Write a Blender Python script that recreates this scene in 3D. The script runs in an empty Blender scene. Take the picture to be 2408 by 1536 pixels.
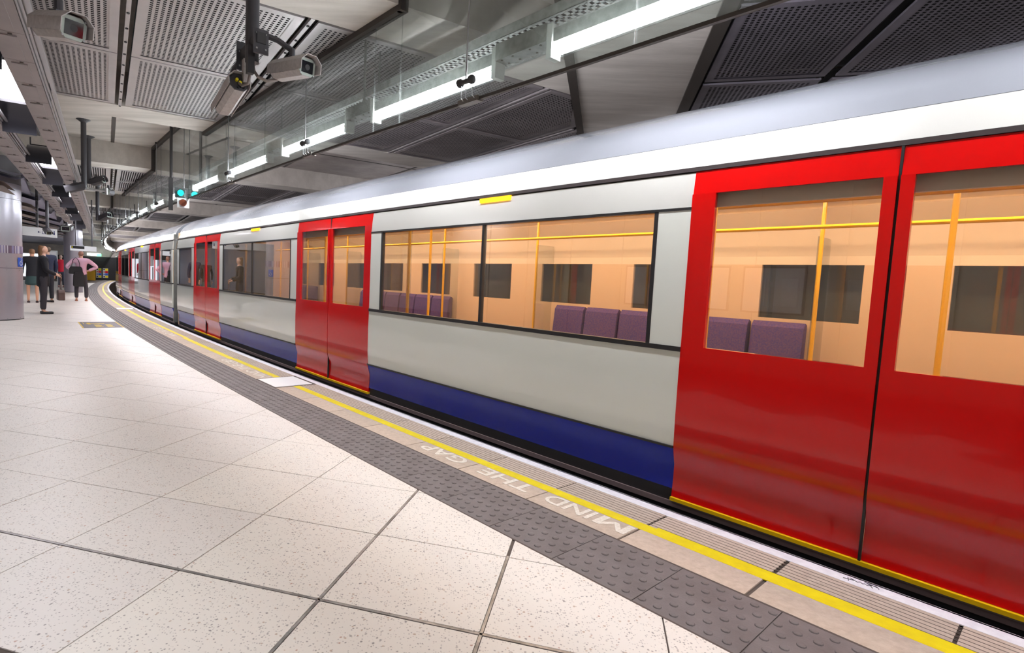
import bpy, math, random
import numpy as np
from mathutils import Vector, Matrix
random.seed(7)
PI = math.pi
R = math.radians
scene = bpy.context.scene
COL = scene.collection

# ------------------------------------------------------------------ camera, world, exposure
HC = 1.22
FPX, PITCH, ROLL, CX, CY = 1295.7, 0.0816, 0.0434, 1054.7, 768.0
fw = Vector((0, math.cos(PITCH), -math.sin(PITCH)))
up0 = Vector((0, math.sin(PITCH), math.cos(PITCH)))
rt0 = Vector((1, 0, 0))
cr, sr = math.cos(ROLL), math.sin(ROLL)
rt = cr * rt0 + sr * up0
up = -sr * rt0 + cr * up0
cam_data = bpy.data.cameras.new('camera')
cam = bpy.data.objects.new('camera', cam_data)
COL.objects.link(cam)
cam.matrix_world = Matrix(((rt.x, up.x, -fw.x, 0), (rt.y, up.y, -fw.y, 0), (rt.z, up.z, -fw.z, HC), (0, 0, 0, 1)))
cam_data.sensor_width = 36.0
cam_data.sensor_fit = 'HORIZONTAL'
cam_data.lens = FPX / 2408.0 * 36.0
cam_data.shift_x = (1204.0 - CX) / 2408.0
cam_data.shift_y = 0.0
cam_data.clip_start = 0.05
cam_data.clip_end = 300
scene.camera = cam

world = bpy.data.worlds.new('world')
scene.world = world
world.use_nodes = True
bg = world.node_tree.nodes['Background']
bg.inputs[0].default_value = (0.80, 0.84, 0.92, 1)
bg.inputs[1].default_value = 0.8

scene.view_settings.view_transform = 'Standard'
scene.view_settings.look = 'None'
scene.view_settings.exposure = 0.64
scene.view_settings.gamma = 1.0
scene.view_settings.use_curve_mapping = False

scene.cycles.max_bounces = 6
scene.cycles.diffuse_bounces = 3
scene.cycles.glossy_bounces = 2
scene.cycles.transparent_max_bounces = 24

TUBE_POWER = 82.0      # fluorescent tubes above the platform edge
PANEL_POWER = 21.0     # white luminaires between the two cable trunks
CARLIGHT_POWER = 13.0   # strips inside the train

# ------------------------------------------------------------------ platform edge curve (clothoid), u > 0 is the track side
K0, HD, EE = -0.00557 / HC, 2.27118, 4e-5 / HC ** 2
_s = np.linspace(-16, 92, 10801)
_a = HD + K0 * _s + EE * _s * _s / 2
_ds = _s[1] - _s[0]
_x = np.cumsum(np.cos(_a)) * _ds
_y = np.cumsum(np.sin(_a)) * _ds
_i0 = int(np.argmin(abs(_s)))
_x = _x - _x[_i0]
_y = _y - _y[_i0] + 2.6 * HC
_nx, _ny = np.sin(_a), -np.cos(_a)
_x = _x + _nx * 0.701 * HC
_y = _y + _ny * 0.701 * HC

def C(s, u, z=0.0):
    return Vector((float(np.interp(s, _s, _x) + np.interp(s, _s, _nx) * u),
                   float(np.interp(s, _s, _y) + np.interp(s, _s, _ny) * u), z))
def heading(s):
    return float(np.interp(s, _s, _a))
def SU(p):
    i = int(np.argmin((_x - p[0]) ** 2 + (_y - p[1]) ** 2))
    return float(_s[i]), float((p[0] - _x[i]) * _nx[i] + (p[1] - _y[i]) * _ny[i])
# straight frame of the ceiling grid: p runs along the platform, q towards the track
A1 = R(122)
E1 = Vector((math.cos(A1), math.sin(A1), 0))
E2 = Vector((math.sin(A1), -math.cos(A1), 0))
def G(p, q, z=0.0):
    return E1 * p + E2 * q + Vector((0, 0, z))
def PQ(v):
    return v.x * E1.x + v.y * E1.y, v.x * E2.x + v.y * E2.y

# ------------------------------------------------------------------ mesh builder
class MB:
    def __init__(self):
        self.v, self.f, self.m = [], [], []
    def add(self, vs, fs, mi=0):
        o = len(self.v)
        self.v += [tuple(x) for x in vs]
        self.f += [tuple(i + o for i in f) for f in fs]
        self.m += [mi] * len(fs)
    def box(self, o, ax, ay, az, mi=0):
        """box from corner o and three edge vectors"""
        o, ax, ay, az = map(Vector, (o, ax, ay, az))
        vs = [o, o + ax, o + ax + ay, o + ay, o + az, o + ax + az, o + ax + ay + az, o + ay + az]
        self.add(vs, [(3, 2, 1, 0), (4, 5, 6, 7), (0, 1, 5, 4), (1, 2, 6, 5), (2, 3, 7, 6), (3, 0, 4, 7)], mi)
    def cbox(self, c, sx, sy, sz, rot=None, mi=0):
        """centred box, rot = 3x3"""
        m = rot or Matrix.Identity(3)
        ax, ay, az = m @ Vector((sx, 0, 0)), m @ Vector((0, sy, 0)), m @ Vector((0, 0, sz))
        self.box(Vector(c) - (ax + ay + az) / 2, ax, ay, az, mi)
    def sweep(self, prof, s0, s1, ds=0.6, mi=0, caps=True, closed=True):
        n = max(1, int(math.ceil((s1 - s0) / ds)))
        k = len(prof)
        vs, fs = [], []
        for i in range(n + 1):
            s = s0 + (s1 - s0) * i / n
            for u, z in prof:
                vs.append(C(s, u, z))
        for i in range(n):
            for j in range(k if closed else k - 1):
                a, b = i * k + j, i * k + (j + 1) % k
                fs.append((a, b, b + k, a + k))
        if caps and closed:
            fs.append(tuple(range(k))[::-1])
            fs.append(tuple(n * k + j for j in range(k)))
        self.add(vs, fs, mi)
    def cb(self, s0, s1, u0, u1, z0, z1, ds=0.6, mi=0):
        self.sweep([(u0, z0), (u1, z0), (u1, z1), (u0, z1)], s0, s1, ds, mi)
    def gb(self, p0, p1, q0, q1, z0, z1, mi=0):
        self.box(G(p0, q0, z0), E1 * (p1 - p0), E2 * (q1 - q0), (0, 0, z1 - z0), mi)
    def poly(self, pts, z0, z1, mi=0):
        k = len(pts)
        vs = [(p[0], p[1], z0) for p in pts] + [(p[0], p[1], z1) for p in pts]
        fs = [tuple(range(k))[::-1], tuple(range(k, 2 * k))] + [(i, (i + 1) % k, (i + 1) % k + k, i + k) for i in range(k)]
        self.add(vs, fs, mi)
    def tube(self, pts, r, n=10, mi=0, caps=True):
        pts = [Vector(p) for p in pts]
        rs = r if isinstance(r, (list, tuple)) else [r] * len(pts)
        vs, fs = [], []
        ref = None
        for i, p in enumerate(pts):
            t = pts[min(i + 1, len(pts) - 1)] - pts[max(i - 1, 0)]
            t = t.normalized() if t.length > 1e-9 else Vector((0, 0, 1))
            if ref is None:
                ref = Vector((0, 0, 1)) if abs(t.z) < 0.9 else Vector((1, 0, 0))
            a = (ref - t * ref.dot(t)).normalized()
            b = t.cross(a)
            ref = a
            for j in range(n):
                an = 2 * PI * j / n
                vs.append(p + (a * math.cos(an) + b * math.sin(an)) * rs[i])
        for i in range(len(pts) - 1):
            for j in range(n):
                a_, b_ = i * n + j, i * n + (j + 1) % n
                fs.append((a_, b_, b_ + n, a_ + n))
        if caps:
            fs.append(tuple(range(n))[::-1])
            fs.append(tuple((len(pts) - 1) * n + j for j in range(n)))
        self.add(vs, fs, mi)
    def prism(self, prof, o, ax, ay, az, mi=0):
        """2-D profile (a,b) in axes ax, ay extruded along az"""
        o, ax, ay, az = map(Vector, (o, ax, ay, az))
        k = len(prof)
        vs = [o + ax * a + ay * b for a, b in prof] + [o + ax * a + ay * b + az for a, b in prof]
        self.add(vs, [tuple(range(k))[::-1], tuple(range(k, 2 * k))] + [(i, (i + 1) % k, (i + 1) % k + k, i + k) for i in range(k)], mi)
    def ball(self, c, r, n=8, sz=1.0, mi=0):
        c = Vector(c)
        vs, fs = [], []
        for i in range(1, n):
            th = PI * i / n
            for j in range(n * 2):
                a = PI * j / n
                vs.append(c + Vector((math.sin(th) * math.cos(a), math.sin(th) * math.sin(a), math.cos(th) * sz)) * r)
        m = n * 2
        for i in range(n - 2):
            for j in range(m):
                fs.append((i * m + j, i * m + (j + 1) % m, (i + 1) * m + (j + 1) % m, (i + 1) * m + j))
        t, b = len(vs), len(vs) + 1
        vs += [c + Vector((0, 0, r * sz)), c - Vector((0, 0, r * sz))]
        for j in range(m):
            fs.append((t, (j + 1) % m, j))
            fs.append((b, (n - 2) * m + j, (n - 2) * m + (j + 1) % m))
        self.add(vs, fs, mi)
    def mesh(self, name, mats, smooth=False):
        me = bpy.data.meshes.new(name)
        me.from_pydata(self.v, [], self.f)
        for m in (mats if isinstance(mats, (list, tuple)) else [mats]):
            me.materials.append(m)
        if isinstance(mats, (list, tuple)) and len(mats) > 1:
            me.polygons.foreach_set('material_index', self.m)
        me.update()
        import bmesh
        b = bmesh.new(); b.from_mesh(me)
        bmesh.ops.recalc_face_normals(b, faces=b.faces)
        b.to_mesh(me); b.free()
        if smooth:
            for p in me.polygons:
                p.use_smooth = True
            try:
                me.set_sharp_from_angle(angle=R(35))
            except Exception:
                pass
        return me
    def build(self, name, mats, parent=None, smooth=False, **kw):
        return obj(name, self.mesh(name, mats, smooth), parent, **kw)

ORD = ['first', 'second', 'third', 'fourth', 'fifth', 'sixth', 'seventh', 'eighth', 'ninth', 'tenth', 'eleventh', 'twelfth', 'thirteenth', 'fourteenth', 'fifteenth', 'sixteenth', 'seventeenth', 'eighteenth', 'nineteenth', 'twentieth']
def obj(name, me, parent=None, label=None, cat=None, group=None, kind=None):
    o = bpy.data.objects.new(name, me)
    COL.objects.link(o)
    if parent is not None:
        o.parent = parent
        if parent.type == 'EMPTY':
            o.matrix_parent_inverse = parent_matrix(parent).inverted()
    tag(o, label, cat, group, kind)
    return o
def parent_matrix(p):
    return Matrix.LocRotScale(p.location, p.rotation_euler, p.scale)
def tag(o, label=None, cat=None, group=None, kind=None):
    if label: o['label'] = label
    if cat: o['category'] = cat
    if group: o['group'] = group
    if kind: o['kind'] = kind
    return o
def thing(name, label, cat, loc=(0, 0, 0), group=None, kind=None, rz=0):
    o = bpy.data.objects.new(name, None)
    COL.objects.link(o)
    o.location = loc
    o.rotation_euler = (0, 0, rz)
    o.empty_display_size = 0.2
    return tag(o, label, cat, group, kind)

# ------------------------------------------------------------------ materials
def lin(c):
    return tuple(((x / 255) / 12.92 if x / 255 <= 0.04045 else ((x / 255 + 0.055) / 1.055) ** 2.4) for x in c) + (1,)
def mat(name, rgb, rough=0.5, metal=0.0, coat=0.0, spec=0.5, var=0.0, vscale=3.0, rgb2=None, bump=0.0, bscale=40, stretch=None, detail=6):
    m = bpy.data.materials.new(name); m.use_nodes = True
    nt = m.node_tree; b = nt.nodes['Principled BSDF']
    b.inputs['Base Color'].default_value = lin(rgb)
    b.inputs['Roughness'].default_value = rough
    b.inputs['Metallic'].default_value = metal
    b.inputs['Coat Weight'].default_value = coat
    b.inputs['Coat Roughness'].default_value = 0.04
    b.inputs['Specular IOR Level'].default_value = spec
    if var or bump:
        tc = nt.nodes.new('ShaderNodeTexCoord')
        mp = nt.nodes.new('ShaderNodeMapping')
        nt.links.new(tc.outputs['Object'], mp.inputs[0])
        if stretch:
            mp.inputs['Rotation'].default_value = (0, 0, -stretch[0])
            mp.inputs['Scale'].default_value = stretch[1]
    if var:
        n = nt.nodes.new('ShaderNodeTexNoise')
        n.inputs['Scale'].default_value = vscale; n.inputs['Detail'].default_value = detail
        n.inputs['Roughness'].default_value = 0.65
        nt.links.new(mp.outputs[0], n.inputs['Vector'])
        mx = nt.nodes.new('ShaderNodeMix'); mx.data_type = 'RGBA'
        r_ = nt.nodes.new('ShaderNodeMapRange')
        r_.inputs['From Min'].default_value = 0.35; r_.inputs['From Max'].default_value = 0.65
        r_.inputs['To Max'].default_value = 1.0
        nt.links.new(n.outputs['Fac'], r_.inputs['Value'])
        nt.links.new(r_.outputs[0], mx.inputs['Factor'])
        mx.inputs['A'].default_value = lin(rgb)
        c2 = rgb2 or tuple(max(0, x * (1 - var)) for x in rgb)
        mx.inputs['B'].default_value = lin(c2)
        nt.links.new(mx.outputs['Result'], b.inputs['Base Color'])
    if bump:
        n2 = nt.nodes.new('ShaderNodeTexNoise'); n2.inputs['Scale'].default_value = bscale
        n2.inputs['Detail'].default_value = 4
        nt.links.new(mp.outputs[0], n2.inputs['Vector'])
        bp = nt.nodes.new('ShaderNodeBump'); bp.inputs['Strength'].default_value = bump
        bp.inputs['Distance'].default_value = 0.01
        nt.links.new(n2.outputs['Fac'], bp.inputs['Height'])
        nt.links.new(bp.outputs[0], b.inputs['Normal'])
    return m
def emit(name, rgb, strength, base=None):
    m = bpy.data.materials.new(name); m.use_nodes = True
    b = m.node_tree.nodes['Principled BSDF']
    b.inputs['Base Color'].default_value = lin(base or rgb)
    b.inputs['Emission Color'].default_value = lin(rgb)
    b.inputs['Emission Strength'].default_value = strength
    return m
def glass(name, tint=(0.93, 0.96, 0.95), refl=1.0, ior=1.5, rough=0.0, haze=0.0):
    m = bpy.data.materials.new(name); m.use_nodes = True
    nt = m.node_tree; nt.nodes.clear()
    o = nt.nodes.new('ShaderNodeOutputMaterial')
    t = nt.nodes.new('ShaderNodeBsdfTransparent'); t.inputs[0].default_value = tint + (1,)
    g = nt.nodes.new('ShaderNodeBsdfGlossy'); g.inputs['Roughness'].default_value = rough
    lw = nt.nodes.new('ShaderNodeLayerWeight')          # Schlick reflectance, the same from both faces of the pane
    f = nt.nodes.new('ShaderNodeMath'); f.operation = 'POWER'; f.inputs[1].default_value = 4.5
    nt.links.new(lw.outputs['Facing'], f.inputs[0])
    f2 = nt.nodes.new('ShaderNodeMath'); f2.operation = 'MULTIPLY_ADD'
    r0 = ((ior - 1) / (ior + 1)) ** 2
    f2.inputs[1].default_value = 1 - r0; f2.inputs[2].default_value = r0
    nt.links.new(f.outputs[0], f2.inputs[0]); f = f2
    mu = nt.nodes.new('ShaderNodeMath'); mu.operation = 'MULTIPLY'; mu.inputs[1].default_value = refl; mu.use_clamp = True
    mx = nt.nodes.new('ShaderNodeMixShader')
    nt.links.new(f.outputs[0], mu.inputs[0]); nt.links.new(mu.outputs[0], mx.inputs[0])
    base = t.outputs[0]
    if haze:  # even diffuse share stands in for tube glow and reflections on the pane
        df = nt.nodes.new('ShaderNodeBsdfDiffuse'); df.inputs[0].default_value = (0.8, 0.82, 0.8, 1)
        md = nt.nodes.new('ShaderNodeMixShader'); md.inputs[0].default_value = haze
        nt.links.new(t.outputs[0], md.inputs[1]); nt.links.new(df.outputs[0], md.inputs[2]); base = md.outputs[0]
    nt.links.new(base, mx.inputs[1]); nt.links.new(g.outputs[0], mx.inputs[2])
    nt.links.new(mx.outputs[0], o.inputs[0])
    return m

def terrazzo(name, base, base2, flecks):
    m = bpy.data.materials.new(name); m.use_nodes = True
    nt = m.node_tree; b = nt.nodes['Principled BSDF']
    b.inputs['Roughness'].default_value = 0.42
    b.inputs['Specular IOR Level'].default_value = 0.45
    tc = nt.nodes.new('ShaderNodeTexCoord')
    cur = None
    mx0 = nt.nodes.new('ShaderNodeMix'); mx0.data_type = 'RGBA'
    n = nt.nodes.new('ShaderNodeTexNoise'); n.inputs['Scale'].default_value = 0.9; n.inputs['Detail'].default_value = 5
    nt.links.new(tc.outputs['Object'], n.inputs['Vector'])
    mx0.inputs['A'].default_value = lin(base); mx0.inputs['B'].default_value = lin(base2)
    nt.links.new(n.outputs['Fac'], mx0.inputs['Factor'])
    cur = mx0.outputs['Result']
    for scale, thr, dist, rgb in flecks:
        mp = nt.nodes.new('ShaderNodeMapping'); mp.inputs['Location'].default_value = (scale * .37, scale * .11, 0)
        nz = nt.nodes.new('ShaderNodeTexNoise'); nz.inputs['Scale'].default_value = scale * 0.8
        nt.links.new(tc.outputs['Object'], nz.inputs['Vector'])
        ad = nt.nodes.new('ShaderNodeMixRGB'); ad.blend_type = 'ADD'; ad.inputs[0].default_value = 0.012 * 60 / scale
        nt.links.new(tc.outputs['Object'], mp.inputs[0])
        nt.links.new(mp.outputs[0], ad.inputs[1]); nt.links.new(nz.outputs['Color'], ad.inputs[2])
        v = nt.nodes.new('ShaderNodeTexVoronoi'); v.inputs['Scale'].default_value = scale
        nt.links.new(ad.outputs[0], v.inputs['Vector'])
        sp = nt.nodes.new('ShaderNodeSeparateColor'); nt.links.new(v.outputs['Color'], sp.inputs[0])
        l1 = nt.nodes.new('ShaderNodeMath'); l1.operation = 'LESS_THAN'; l1.inputs[1].default_value = thr
        nt.links.new(sp.outputs[0], l1.inputs[0])
        l2 = nt.nodes.new('ShaderNodeMapRange'); l2.inputs['From Min'].default_value = dist; l2.inputs['From Max'].default_value = dist * 0.6
        nt.links.new(v.outputs['Distance'], l2.inputs['Value'])
        mu = nt.nodes.new('ShaderNodeMath'); mu.operation = 'MULTIPLY'
        nt.links.new(l1.outputs[0], mu.inputs[0]); nt.links.new(l2.outputs[0], mu.inputs[1])
        m2 = nt.nodes.new('ShaderNodeMath'); m2.operation = 'MULTIPLY'; m2.inputs[1].default_value = 0.8
        nt.links.new(mu.outputs[0], m2.inputs[0])
        mx = nt.nodes.new('ShaderNodeMix'); mx.data_type = 'RGBA'
        nt.links.new(m2.outputs[0], mx.inputs['Factor'])
        nt.links.new(cur, mx.inputs['A']); mx.inputs['B'].default_value = lin(rgb)
        cur = mx.outputs['Result']
    nt.links.new(cur, b.inputs['Base Color'])
    return m

M = {}
TZ = [(115, 0.34, 0.40, (176, 168, 164)), (78, 0.16, 0.36, (142, 134, 132)), (60, 0.08, 0.34, (182, 156, 136)), (50, 0.035, 0.30, (122, 114, 114)), (54, 0.03, 0.3, (176, 126, 106))]
M['tile'] = terrazzo('terrazzo', (236, 230, 221), (226, 220, 213), TZ)
M['tile_cool'] = terrazzo('terrazzo_cool', (230, 224, 218), (220, 214, 209), TZ)
M['joint'] = mat('floor_joint', (92, 82, 76), 0.9)
M['steel_strip'] = mat('steel_strip', (176, 170, 166), 0.35, 0.6, var=0.35, vscale=9)
M['tactile'] = mat('tactile_concrete', (118, 111, 111), 0.62, var=0.16, vscale=5, rgb2=(102, 94, 93), bump=0.15, bscale=120)
M['coping'] = mat('coping_stone', (202, 184, 168), 0.75, var=0.12, vscale=30, rgb2=(184, 166, 150), bump=0.25, bscale=160)
M['coping_b'] = mat('coping_stone_grey', (196, 180, 164), 0.75, var=0.12, vscale=26, rgb2=(178, 161, 146), bump=0.25, bscale=160)
M['groove'] = mat('groove_dark', (88, 78, 72), 0.9)
M['yellow'] = mat('yellow_paint', (240, 218, 16), 0.5, var=0.08, vscale=14, rgb2=(228, 204, 26), bump=0.1, bscale=120)
M['white_paint'] = mat('white_paint', (240, 238, 242), 0.55, var=0.1, vscale=18, rgb2=(224, 221, 227), bump=0.1, bscale=120)
M['white_plate'] = mat('white_plate', (240, 240, 238), 0.45)
M['letter'] = mat('letter_paint', (232, 226, 216), 0.6, var=0.12, vscale=60, rgb2=(210, 200, 186))
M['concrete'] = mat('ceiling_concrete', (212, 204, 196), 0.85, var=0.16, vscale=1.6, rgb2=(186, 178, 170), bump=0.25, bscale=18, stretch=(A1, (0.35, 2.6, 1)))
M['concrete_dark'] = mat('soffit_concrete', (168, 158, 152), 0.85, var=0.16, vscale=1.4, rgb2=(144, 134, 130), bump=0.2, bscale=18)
M['concrete_face'] = mat('beam_face_concrete', (112, 107, 100), 0.85, var=0.15, vscale=2.2)
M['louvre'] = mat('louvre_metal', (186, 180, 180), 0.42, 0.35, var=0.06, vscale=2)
M['louvre_dark'] = mat('louvre_darker', (158, 150, 152), 0.5, 0.2, var=0.2, vscale=1.2)  # same louvre metal in a darker grey
M['louvre_black'] = mat('louvre_darkest', (128, 122, 132), 0.45, 0.2, var=0.2, vscale=1.2)  # darkest louvre grey, for the rotated bay
M['void'] = mat('void_dark', (34, 31, 32), 0.95)
M['channel'] = mat('dark_channel', (72, 66, 62), 0.6, 0.2)
M['alu'] = mat('aluminium', (176, 176, 178), 0.35, 0.6, var=0.1, vscale=8)
M['galv'] = mat('galvanised', (182, 184, 180), 0.45, 0.55, var=0.18, vscale=14)
M['trunk'] = mat('trunk_paint', (158, 149, 148), 0.45, 0.1, var=0.06, vscale=3)
M['trunk_edge'] = mat('trunk_edge', (176, 174, 178), 0.3, 0.5)
M['black'] = mat('black_metal', (34, 33, 36), 0.45, 0.2)
M['pole'] = mat('pole_grey', (76, 74, 78), 0.42, 0.2)
M['dark_grey'] = mat('dark_grey', (60, 58, 60), 0.6)
M['cctv'] = mat('cctv_grey', (202, 196, 194), 0.5, 0.05, var=0.1, vscale=40)
M['cctv_plate'] = mat('cctv_plate', (176, 186, 178), 0.5)
M['lens'] = mat('lens_glass', (16, 16, 24), 0.06, spec=0.8)
M['copper_yellow'] = mat('cable_gland', (226, 206, 20), 0.5)
M['conduit'] = mat('conduit', (130, 120, 116), 0.45, 0.2)
M['glass'] = glass('screen_glass', (0.84, 0.88, 0.87), 1.25, 1.45, haze=0.08)
M['train_glass'] = glass('train_window_glass', (0.90, 0.92, 0.92), 2.2, 1.5)
M['cover'] = glass('tube_cover', (0.96, 0.97, 0.96), 1.0, 1.4)
M['tube'] = emit('fluorescent_tube', (247, 245, 252), TUBE_POWER)
M['tube_end'] = mat('tube_end', (210, 212, 206), 0.4)
M['panel_light'] = emit('luminaire_face', (247, 245, 254), PANEL_POWER)
M['shade'] = mat('luminaire_shade', (64, 64, 72), 0.28, 0.5)
M['red'] = mat('train_red', (196, 8, 9), 0.16, coat=0.35, spec=0.3)
M['white'] = mat('train_white', (196, 196, 190), 0.14, coat=0.8)
M['panel'] = mat('train_panel_grey', (218, 221, 213), 0.14, coat=0.9)
M['blue'] = mat('train_blue', (2, 28, 158), 0.2, coat=0.15, spec=0.2)
M['roof'] = mat('train_roof', (128, 131, 138), 0.2, coat=0.4)
M['rubber'] = mat('rubber_black', (26, 24, 26), 0.5)
M['gutter'] = mat('gutter_dark', (52, 44, 44), 0.5)
M['gangway'] = mat('gangway_grey', (128, 128, 124), 0.7, var=0.15, vscale=4)
M['under'] = mat('underframe', (30, 30, 32), 0.6)
M['step'] = mat('step_metal', (150, 146, 140), 0.35, 0.6)
M['sill_yellow'] = mat('sill_yellow', (235, 190, 10), 0.4)
M['orange_lamp'] = emit('orange_lamp', (255, 176, 0), 3.0)
M['cream'] = mat('interior_cream', (238, 214, 186), 0.5)
M['peach'] = mat('interior_panel', (228, 192, 156), 0.45)
M['in_floor'] = mat('interior_floor', (120, 104, 104), 0.6)
M['in_yellow'] = mat('grab_yellow', (250, 186, 20), 0.3, coat=0.3)
M['seat'] = mat('seat_moquette', (120, 84, 120), 0.9, var=0.3, vscale=60, rgb2=(70, 60, 130))
M['seat_frame'] = mat('seat_frame', (150, 120, 100), 0.5)
M['car_light'] = emit('car_light', (255, 226, 190), CARLIGHT_POWER)
M['tunnel'] = mat('tunnel_wall', (205, 186, 160), 0.8, var=0.2, vscale=1.5)
M['track'] = mat('track_bed', (40, 37, 35), 0.95, var=0.3, vscale=6)
M['rail'] = mat('rail_steel', (120, 112, 108), 0.35, 0.8)
M['wall_panel'] = mat('wall_panel', (205, 190, 172), 0.5, var=0.06, vscale=2)
M['clad'] = mat('column_cladding', (176, 172, 182), 0.3, 0.45, var=0.04, vscale=1.5)
M['clad_dark'] = mat('column_collar', (112, 108, 112), 0.4, 0.3)
M['vault'] = mat('vault_panel', (176, 176, 196), 0.5, 0.1)
M['sign_white'] = mat('sign_white', (214, 216, 218), 0.45)
M['navy'] = mat('sign_navy', (28, 32, 92), 0.5)
M['blue_sign'] = mat('blue_sign', (30, 84, 190), 0.45)
M['led'] = emit('led_yellow', (255, 214, 0), 1.6)
M['screen_black'] = mat('display_black', (20, 20, 22), 0.4)
M['lamp_far'] = emit('far_lamp', (240, 255, 250), 2.5)
M['cyan'] = emit('signal_cyan', (0, 235, 225), 2.6)
M['amber'] = mat('signal_lens', (128, 66, 44), 0.3)
M['green'] = emit('green_light', (90, 255, 160), 3.0)
M['mat'] = mat('floor_decal', (104, 96, 100), 0.6)
M['mat_yellow'] = mat('decal_yellow', (214, 180, 60), 0.6)
M['paper'] = mat('paper', (235, 232, 236), 0.6)
M['poster_frame'] = mat('poster_frame', (120, 84, 90), 0.4)
M['ink'] = mat('ink', (40, 34, 44), 0.7)
M['rust'] = mat('clip_grey', (110, 104, 98), 0.5, 0.4)

# ================================================================== SETTING
# ------------------------------------------------------------------ floor
S_END = 58.0
TW = -0.983            # platform-side edge of the tactile strip
b = MB()
prof = [(-14.0, -0.004), (TW, -0.004), (-0.002, -0.010), (-0.002, -0.11), (-0.10, -0.13), (-0.10, -1.2), (-14.0, -1.2)]
b.sweep(prof, -9, S_END + 3, 1.0)
floor = b.build('floor', M['joint'], kind='structure')

def clip_poly(poly, a, nrm):
    """keep the part of poly on the side (x-a).nrm <= 0"""
    out = []
    for i in range(len(poly)):
        p, q = poly[i], poly[(i + 1) % len(poly)]
        dp = (p[0] - a[0]) * nrm[0] + (p[1] - a[1]) * nrm[1]
        dq = (q[0] - a[0]) * nrm[0] + (q[1] - a[1]) * nrm[1]
        if dp <= 0: out.append(p)
        if (dp < 0 < dq) or (dq < 0 < dp):
            t = dp / (dp - dq)
            out.append((p[0] + (q[0] - p[0]) * t, p[1] + (q[1] - p[1]) * t))
    return out
TH = 1.3046
TA, TB = 0.4675 * HC, 0.5134 * HC
TX, TY = -1.3553 * HC, 1.9023 * HC
DR = (math.cos(TH), math.sin(TH)); DC = (math.sin(TH), -math.cos(TH))
tiles = []
for r_ in range(-6, 62):
    for c_ in range(-60, 12):
        j = 0.0030
        jr0 = 0.009 if r_ == 0 else j; jr1 = 0.009 if r_ == -1 else j
        jc0 = 0.008 if c_ in (2, 3) else j; jc1 = 0.008 if c_ in (1, 2) else j
        cs = [(r_ * TA + jr0, c_ * TB + jc0), ((r_ + 1) * TA - jr1, c_ * TB + jc0), ((r_ + 1) * TA - jr1, (c_ + 1) * TB - jc1), (r_ * TA + jr0, (c_ + 1) * TB - jc1)]
        poly = [(TX + a * DR[0] + c * DC[0], TY + a * DR[1] + c * DC[1]) for a, c in cs]
        cx_ = sum(p[0] for p in poly) / 4; cy_ = sum(p[1] for p in poly) / 4
        if cy_ < 0.4 or cy_ > 40: continue
        s_, u_ = SU((cx_, cy_))
        if u_ > TW + 0.5 or u_ < -7 or s_ < -5: continue
        dpt = cy_
        sx = (cx_ / dpt)
        if sx < -1.05 or sx > 1.3: continue
        if u_ > TW - 0.5:
            i = int(np.argmin(abs(_s - s_)))
            e = C(s_, TW - 0.004)
            poly = clip_poly(poly, (e.x, e.y), (_nx[i], _ny[i]))
            if len(poly) < 3: continue
        tiles.append((cx_ * cx_ + cy_ * cy_, poly))
tiles.sort(key=lambda t: t[0])
for k, (d, poly) in enumerate(tiles[:300]):
    m = MB(); m.poly(poly, -0.02, random.uniform(0, 0.0012))
    cx_ = sum(p[0] for p in poly) / len(poly)
    m.build('floor_tile', M['tile'] if (cx_ + random.uniform(-.3, .3)) > -1.2 else M['tile_cool'], floor)
m = MB()
for d, poly in tiles[300:]:
    m.poly(poly, -0.01, 0.0)
m.build('far_floor_tiles', M['tile_cool'], floor, kind='stuff')
# metal divider strips laid in three joints
def divider(r0, c0, r1, c1):
    p0 = Vector((TX + r0 * TA * DR[0] + c0 * TB * DC[0], TY + r0 * TA * DR[1] + c0 * TB * DC[1], 0))
    p1 = Vector((TX + r1 * TA * DR[0] + c1 * TB * DC[0], TY + r1 * TA * DR[1] + c1 * TB * DC[1], 0))
    t = (p1 - p0).normalized(); n = Vector((-t.y, t.x, 0))
    m = MB()
    m.box(p0 - n * 0.0055 + Vector((0, 0, -0.012)), p1 - p0, n * 0.011, (0, 0, 0.0135))
    m.build('metal_divider', M['steel_strip'], floor)
divider(0, -3.5, 0, 4.35); divider(-1.6, 2, 2.05, 2); divider(-2, 3, 1.02, 3)

# ------------------------------------------------------------------ tactile slabs (shared mesh), coping stones
def tactile_mesh():
    m = MB()
    L, Wd = 0.396, 0.42
    m.box((-L / 2, -Wd / 2, -0.03), (L, 0, 0), (0, Wd, 0), (0, 0, 0.03))
    nx = 6
    for i in range(nx):
        for j in range(6):
            x = (i - (nx - 1) / 2) * 0.0655 + (0.0164 if j % 2 else -0.0164)
            y = (j - 2.5) * 0.066
            n = 10
            vs = []
            for rr, zz in ((0.0165, 0.0), (0.0145, 0.0038), (0.009, 0.0052)):
                for q in range(n):
                    a = 2 * PI * q / n
                    vs.append((x + rr * math.cos(a), y + rr * math.sin(a), zz))
            fs = []
            for t in range(2):
                for q in range(n):
                    fs.append((t * n + q, t * n + (q + 1) % n, (t + 1) * n + (q + 1) % n, (t + 1) * n + q))
            fs.append(tuple(2 * n + q for q in range(n)))
            m.add(vs, fs)
    return m.mesh('tactile_slab', M['tactile'])
tm = tactile_mesh()
s_ = 0.27 - 0.40 * 9
k = 0
while s_ < S_END:
    sc = s_ + 0.20
    o = bpy.data.objects.new('tactile_slab', tm); COL.objects.link(o)
    o.parent = floor
    o.location = C(sc, (-0.983 - 0.559) / 2, 0.0)
    o.rotation_euler = (0, 0, heading(sc))
    s_ += 0.40; k += 1
m = MB(); m.cb(-6, S_END, TW - 0.004, TW + 0.006, -0.02, 0.0008, 0.6); m.build('edge_strip', M['groove'], floor)
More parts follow.
